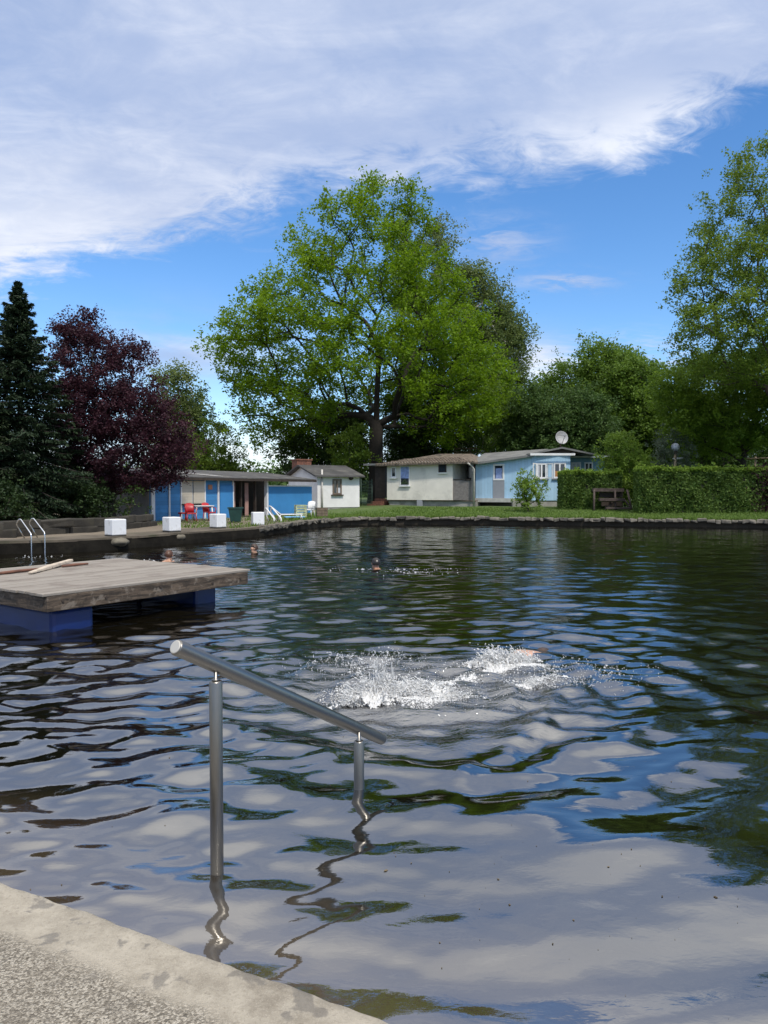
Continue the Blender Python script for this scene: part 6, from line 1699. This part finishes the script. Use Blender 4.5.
def jet_line(a_, b_, n_jets, hmax, spread, per, size, strands=5, side=0.22, lean=(-0.1, 0.0)):
    """ragged curtain of jets thrown up along a line on the water: each jet is a fan of tapering strands that break into drops"""
    ncl = max(3, n_jets // 40)
    cl_s = rng.uniform(0, 1, ncl); cl_v = rng.normal(0, side * 1.6, (ncl, 2)); cl_h = rng.uniform(0.15, 1.0, ncl) ** 1.3
    for j in range(n_jets):
        ci = rng.integers(0, ncl); s = float(np.clip(cl_s[ci] + rng.normal(0, 0.07), 0, 1)); o_ = a_ * (1 - s) + b_ * s + np.append(rng.normal(0, spread, 2), 0)
        env = (math.sin(PI * min(max(s, .06), .94))) ** 0.5
        v0 = np.array([cl_v[ci, 0] + rng.normal(lean[0], side * 0.6), cl_v[ci, 1] + rng.normal(lean[1], side * 0.6), math.sqrt(2 * 9.8 * hmax * 1.25 * cl_h[ci] * env * rng.uniform(0.04, 1.0) ** 1.8)])
        for q in range(strands):
            vv = v0 * rng.uniform(0.82, 1.1) + rng.normal(size=3) * 0.07
            t0 = rng.uniform(0.0, 1.0) * vv[2] / 9.8; dt = rng.uniform(0.012, 0.05); npn = 5
            tq = t0 + np.linspace(0, dt, npn)
            p = o_ + rng.normal(size=3) * 0.008 + vv * tq[:, None]; p[:, 2] -= 4.9 * tq ** 2
            if p[:, 2].min() < -0.02: continue
            d = unit(np.diff(p, axis=0, append=p[-1:] + (p[-1:] - p[-2:-1])))
            a = unit(np.cross(d, np.array([0.3, 0.5, 0.8])[None])); b__ = np.cross(d, a)
            r = size * rng.uniform(0.5, 1.3) * np.array([0.25, 0.9, 1.0, 0.7, 0.9])
            ring = np.concatenate([p + (a * math.cos(th) + b__ * math.sin(th)) * r[:, None] for th in (0, 2.094, 4.189)])
            n0 = STR_N[0]; STR_V.append(ring); STR_N[0] += len(ring)
            for c3 in range(3):
                c4 = (c3 + 1) % 3
                for k in range(npn - 1):
                    x0, x1, y0, y1 = n0 + c3 * npn + k, n0 + c3 * npn + k + 1, n0 + c4 * npn + k, n0 + c4 * npn + k + 1
                    STR_F.append((x0, y0, y1)); STR_F.append((x0, y1, x1))
        tf = rng.uniform(0.35, 1.25) * v0[2] / 9.8
        m = int(per * rng.uniform(.5, 1.5)); tt_ = tf * np.sqrt(rng.uniform(0, 1, m))
        pp = o_ + v0 * tt_[:, None]; pp[:, 2] -= 4.9 * tt_ ** 2; pp += rng.normal(size=(m, 3)) * (0.005 + 0.022 * (tt_ / max(tf, .01)))[:, None]
        vel = v0[None] - np.array([0, 0, 9.8]) * tt_[:, None]
        k = pp[:, 2] > -0.01
        P_all.append(pp[k]); D_all.append(vel[k]); S_all.append(size * 0.8 * rng.lognormal(-0.35, 0.55, k.sum())); St.append(rng.uniform(1.2, 4.0, k.sum()))
def g3(px, py): return np.array(ground(px, py, 0.0))
jet_line(g3(352, 704), g3(436, 690), 1100, 0.13, 0.05, 16, 0.0042, 9)
jet_line(g3(362, 702), g3(396, 694), 170, 0.33, 0.04, 22, 0.0040, 12, 0.20, (-0.35, 0.0))
jet_line(g3(395, 698), g3(432, 690), 120, 0.22, 0.04, 18, 0.0040, 10, 0.2, (0.1, 0.0))
jet_line(g3(480, 668), g3(528, 662), 650, 0.14, 0.045, 16, 0.0045, 9, 0.18)
jet_line(g3(528, 684), g3(562, 676), 70, 0.03, 0.04, 10, 0.0034, 5)
jet_line(g3(440, 698), g3(500, 688), 80, 0.03, 0.06, 10, 0.0034, 4)
jet_line(g3(325, 664), g3(410, 662), 80, 0.08, 0.16, 8, 0.0030, 4)
# churned white water: torn lumpy sheets under the jets
def churn(a_, b_, half, hmax, seed, tongue=0.0):
    R_ = np.random.default_rng(seed)
    d = (b_ - a_)[:2]; L_ = np.linalg.norm(d); d = d / L_; nn = np.array([-d[1], d[0]])
    us = np.arange(-half * 1.3, L_ + half * 1.3, 0.0095); vs_ = np.arange(-half * 1.4, half * 1.4, 0.0095)
    U, W = np.meshgrid(us, vs_)
    X_ = a_[0] + d[0] * U + nn[0] * W; Y_ = a_[1] + d[1] * U + nn[1] * W
    cl = np.clip(U, 0, L_); dist = np.hypot(U - cl, W) / half
    Nz = np.zeros_like(U); amp = 1.0; tot = 0
    rid = np.zeros_like(U)
    for o in range(6):
        f = 5.5 * 1.9 ** o
        acc = np.zeros_like(U)
        for k in range(7):
            th = R_.uniform(0, 2 * PI); acc += np.sin(f * (math.cos(th) * X_ + math.sin(th) * Y_) + R_.uniform(0, 6.28) + 1.3 * np.sin(f * 0.41 * (X_ - Y_)))
        acc /= math.sqrt(7 / 2)
        rid += amp * (1 - np.minimum(np.abs(acc), 1.6) / 0.8); Nz += amp * acc; tot += amp; amp *= 0.62
    rid /= tot; Nz /= tot
    env = np.clip(1 - dist ** 2 + 0.45 * Nz, 0, 1.2)
    wh = wave_field(X_, Y_)
    Zs = wh - 0.010 + hmax * env * np.clip(0.55 + 0.75 * rid + 0.3 * R_.normal(size=U.shape) * 0.35, 0, 2) ** 1.5
    keep = (env > 0.10) & (1.5 * Nz + 0.75 * env + 0.22 * R_.normal(size=U.shape) > 0.30)
    n_y, n_x = U.shape; I_ = np.arange(n_y * n_x).reshape(n_y, n_x)
    q = np.stack([I_[:-1, :-1], I_[:-1, 1:], I_[1:, 1:], I_[1:, :-1]], -1).reshape(-1, 4)
    kq = keep.ravel()[q].all(1); q = q[kq]
    jit = R_.normal(size=(n_y * n_x, 3)) * 0.0035
    P = np.stack([X_.ravel(), Y_.ravel(), Zs.ravel()], 1) + jit
    used, inv = np.unique(q, return_inverse=True)
    P = P[used]; q = inv.reshape(-1, 4)
    n0 = STR_N[0]; STR_V.append(P); STR_N[0] += len(P)
    q = q + n0
    STR_F.extend(map(tuple, q[:, [0, 1, 2]].tolist())); STR_F.extend(map(tuple, q[:, [0, 2, 3]].tolist()))
churn(g3(350, 704), g3(436, 690), 0.24, 0.075, 5)
churn(g3(428, 690), g3(476, 676), 0.16, 0.018, 11)
churn(g3(482, 667), g3(524, 662), 0.20, 0.060, 6)
churn(g3(522, 684), g3(566, 677), 0.07, 0.020, 7)
churn(g3(430, 698), g3(470, 690), 0.07, 0.018, 8)
# bubbles and foam lying on the surface
def foam(cpx, cpy, sx_, sy_, n, size):
    c = g3(cpx, cpy); xy = c[:2] + rng.normal(size=(n, 2)) * np.array([sx_, sy_])
    z = wave_field(xy[:, 0][None], xy[:, 1][None])[0]
    P_all.append(np.column_stack([xy, z + 0.002])); D_all.append(np.column_stack([rng.normal(size=(n, 2)), rng.normal(size=n) * 0.1])); S_all.append(size * rng.lognormal(-0.3, 0.5, n)); St.append(rng.uniform(1, 2.2, n))
foam(394, 697, 0.22, 0.08, 9000, 0.0042); foam(505, 666, 0.16, 0.07, 6000, 0.0045); foam(542, 682, 0.18, 0.07, 700, 0.0036)
foam(440, 693, 0.35, 0.20, 600, 0.0028); foam(370, 668, 0.40, 0.22, 800, 0.0030); foam(560, 672, 0.35, 0.25, 900, 0.0036)
Pc, Sc, Dc, Stc = np.concatenate(P_all), np.concatenate(S_all), np.concatenate(D_all), np.concatenate(St)
v_, f_ = droplets(Pc, Sc, Stc, Dc, rng)
v_ = np.concatenate([v_] + STR_V); f_ = np.concatenate([f_, np.array(STR_F) + len(Pc) * 6])
tag(np_mesh('splash', v_, f_, spl_mat, None, smooth=True), kind='stuff')
# scattered glitter of drops round the far swimmers and the ladder
P_all = []; S_all = []; D_all = []; St = []
for (px, py, a_, b_, n_) in ((392, 569, 0.7, 0.15, 110), (268, 552, 0.7, 0.25, 80), (165, 561, .5, .2, 50), (38, 557, .3, .2, 30), (405, 572, 0.6, 0.3, 90)):
    foam(px, py, a_, b_, n_, 0.0075)
v_, f_ = droplets(np.concatenate(P_all), np.concatenate(S_all), np.concatenate(St), np.concatenate(D_all), rng)
tag(np_mesh('foam', v_, f_, spl_mat, None, smooth=True), kind='stuff')

# seeds, fluff and bits of leaf floating on the water close to the steps
P_all = []; S_all = []; D_all = []; St = []
foam(560, 900, 0.55, 0.45, 70, 0.0022); foam(300, 800, 0.8, 0.8, 40, 0.0024)
v_, f_ = droplets(np.concatenate(P_all), np.concatenate(S_all), np.concatenate(St), np.concatenate(D_all), rng)
tag(np_mesh('floating_debris', v_, f_, material('leaf scraps', (0.12, 0.09, 0.05), 0.8, var=0.6, vscale=3), None), kind='stuff')
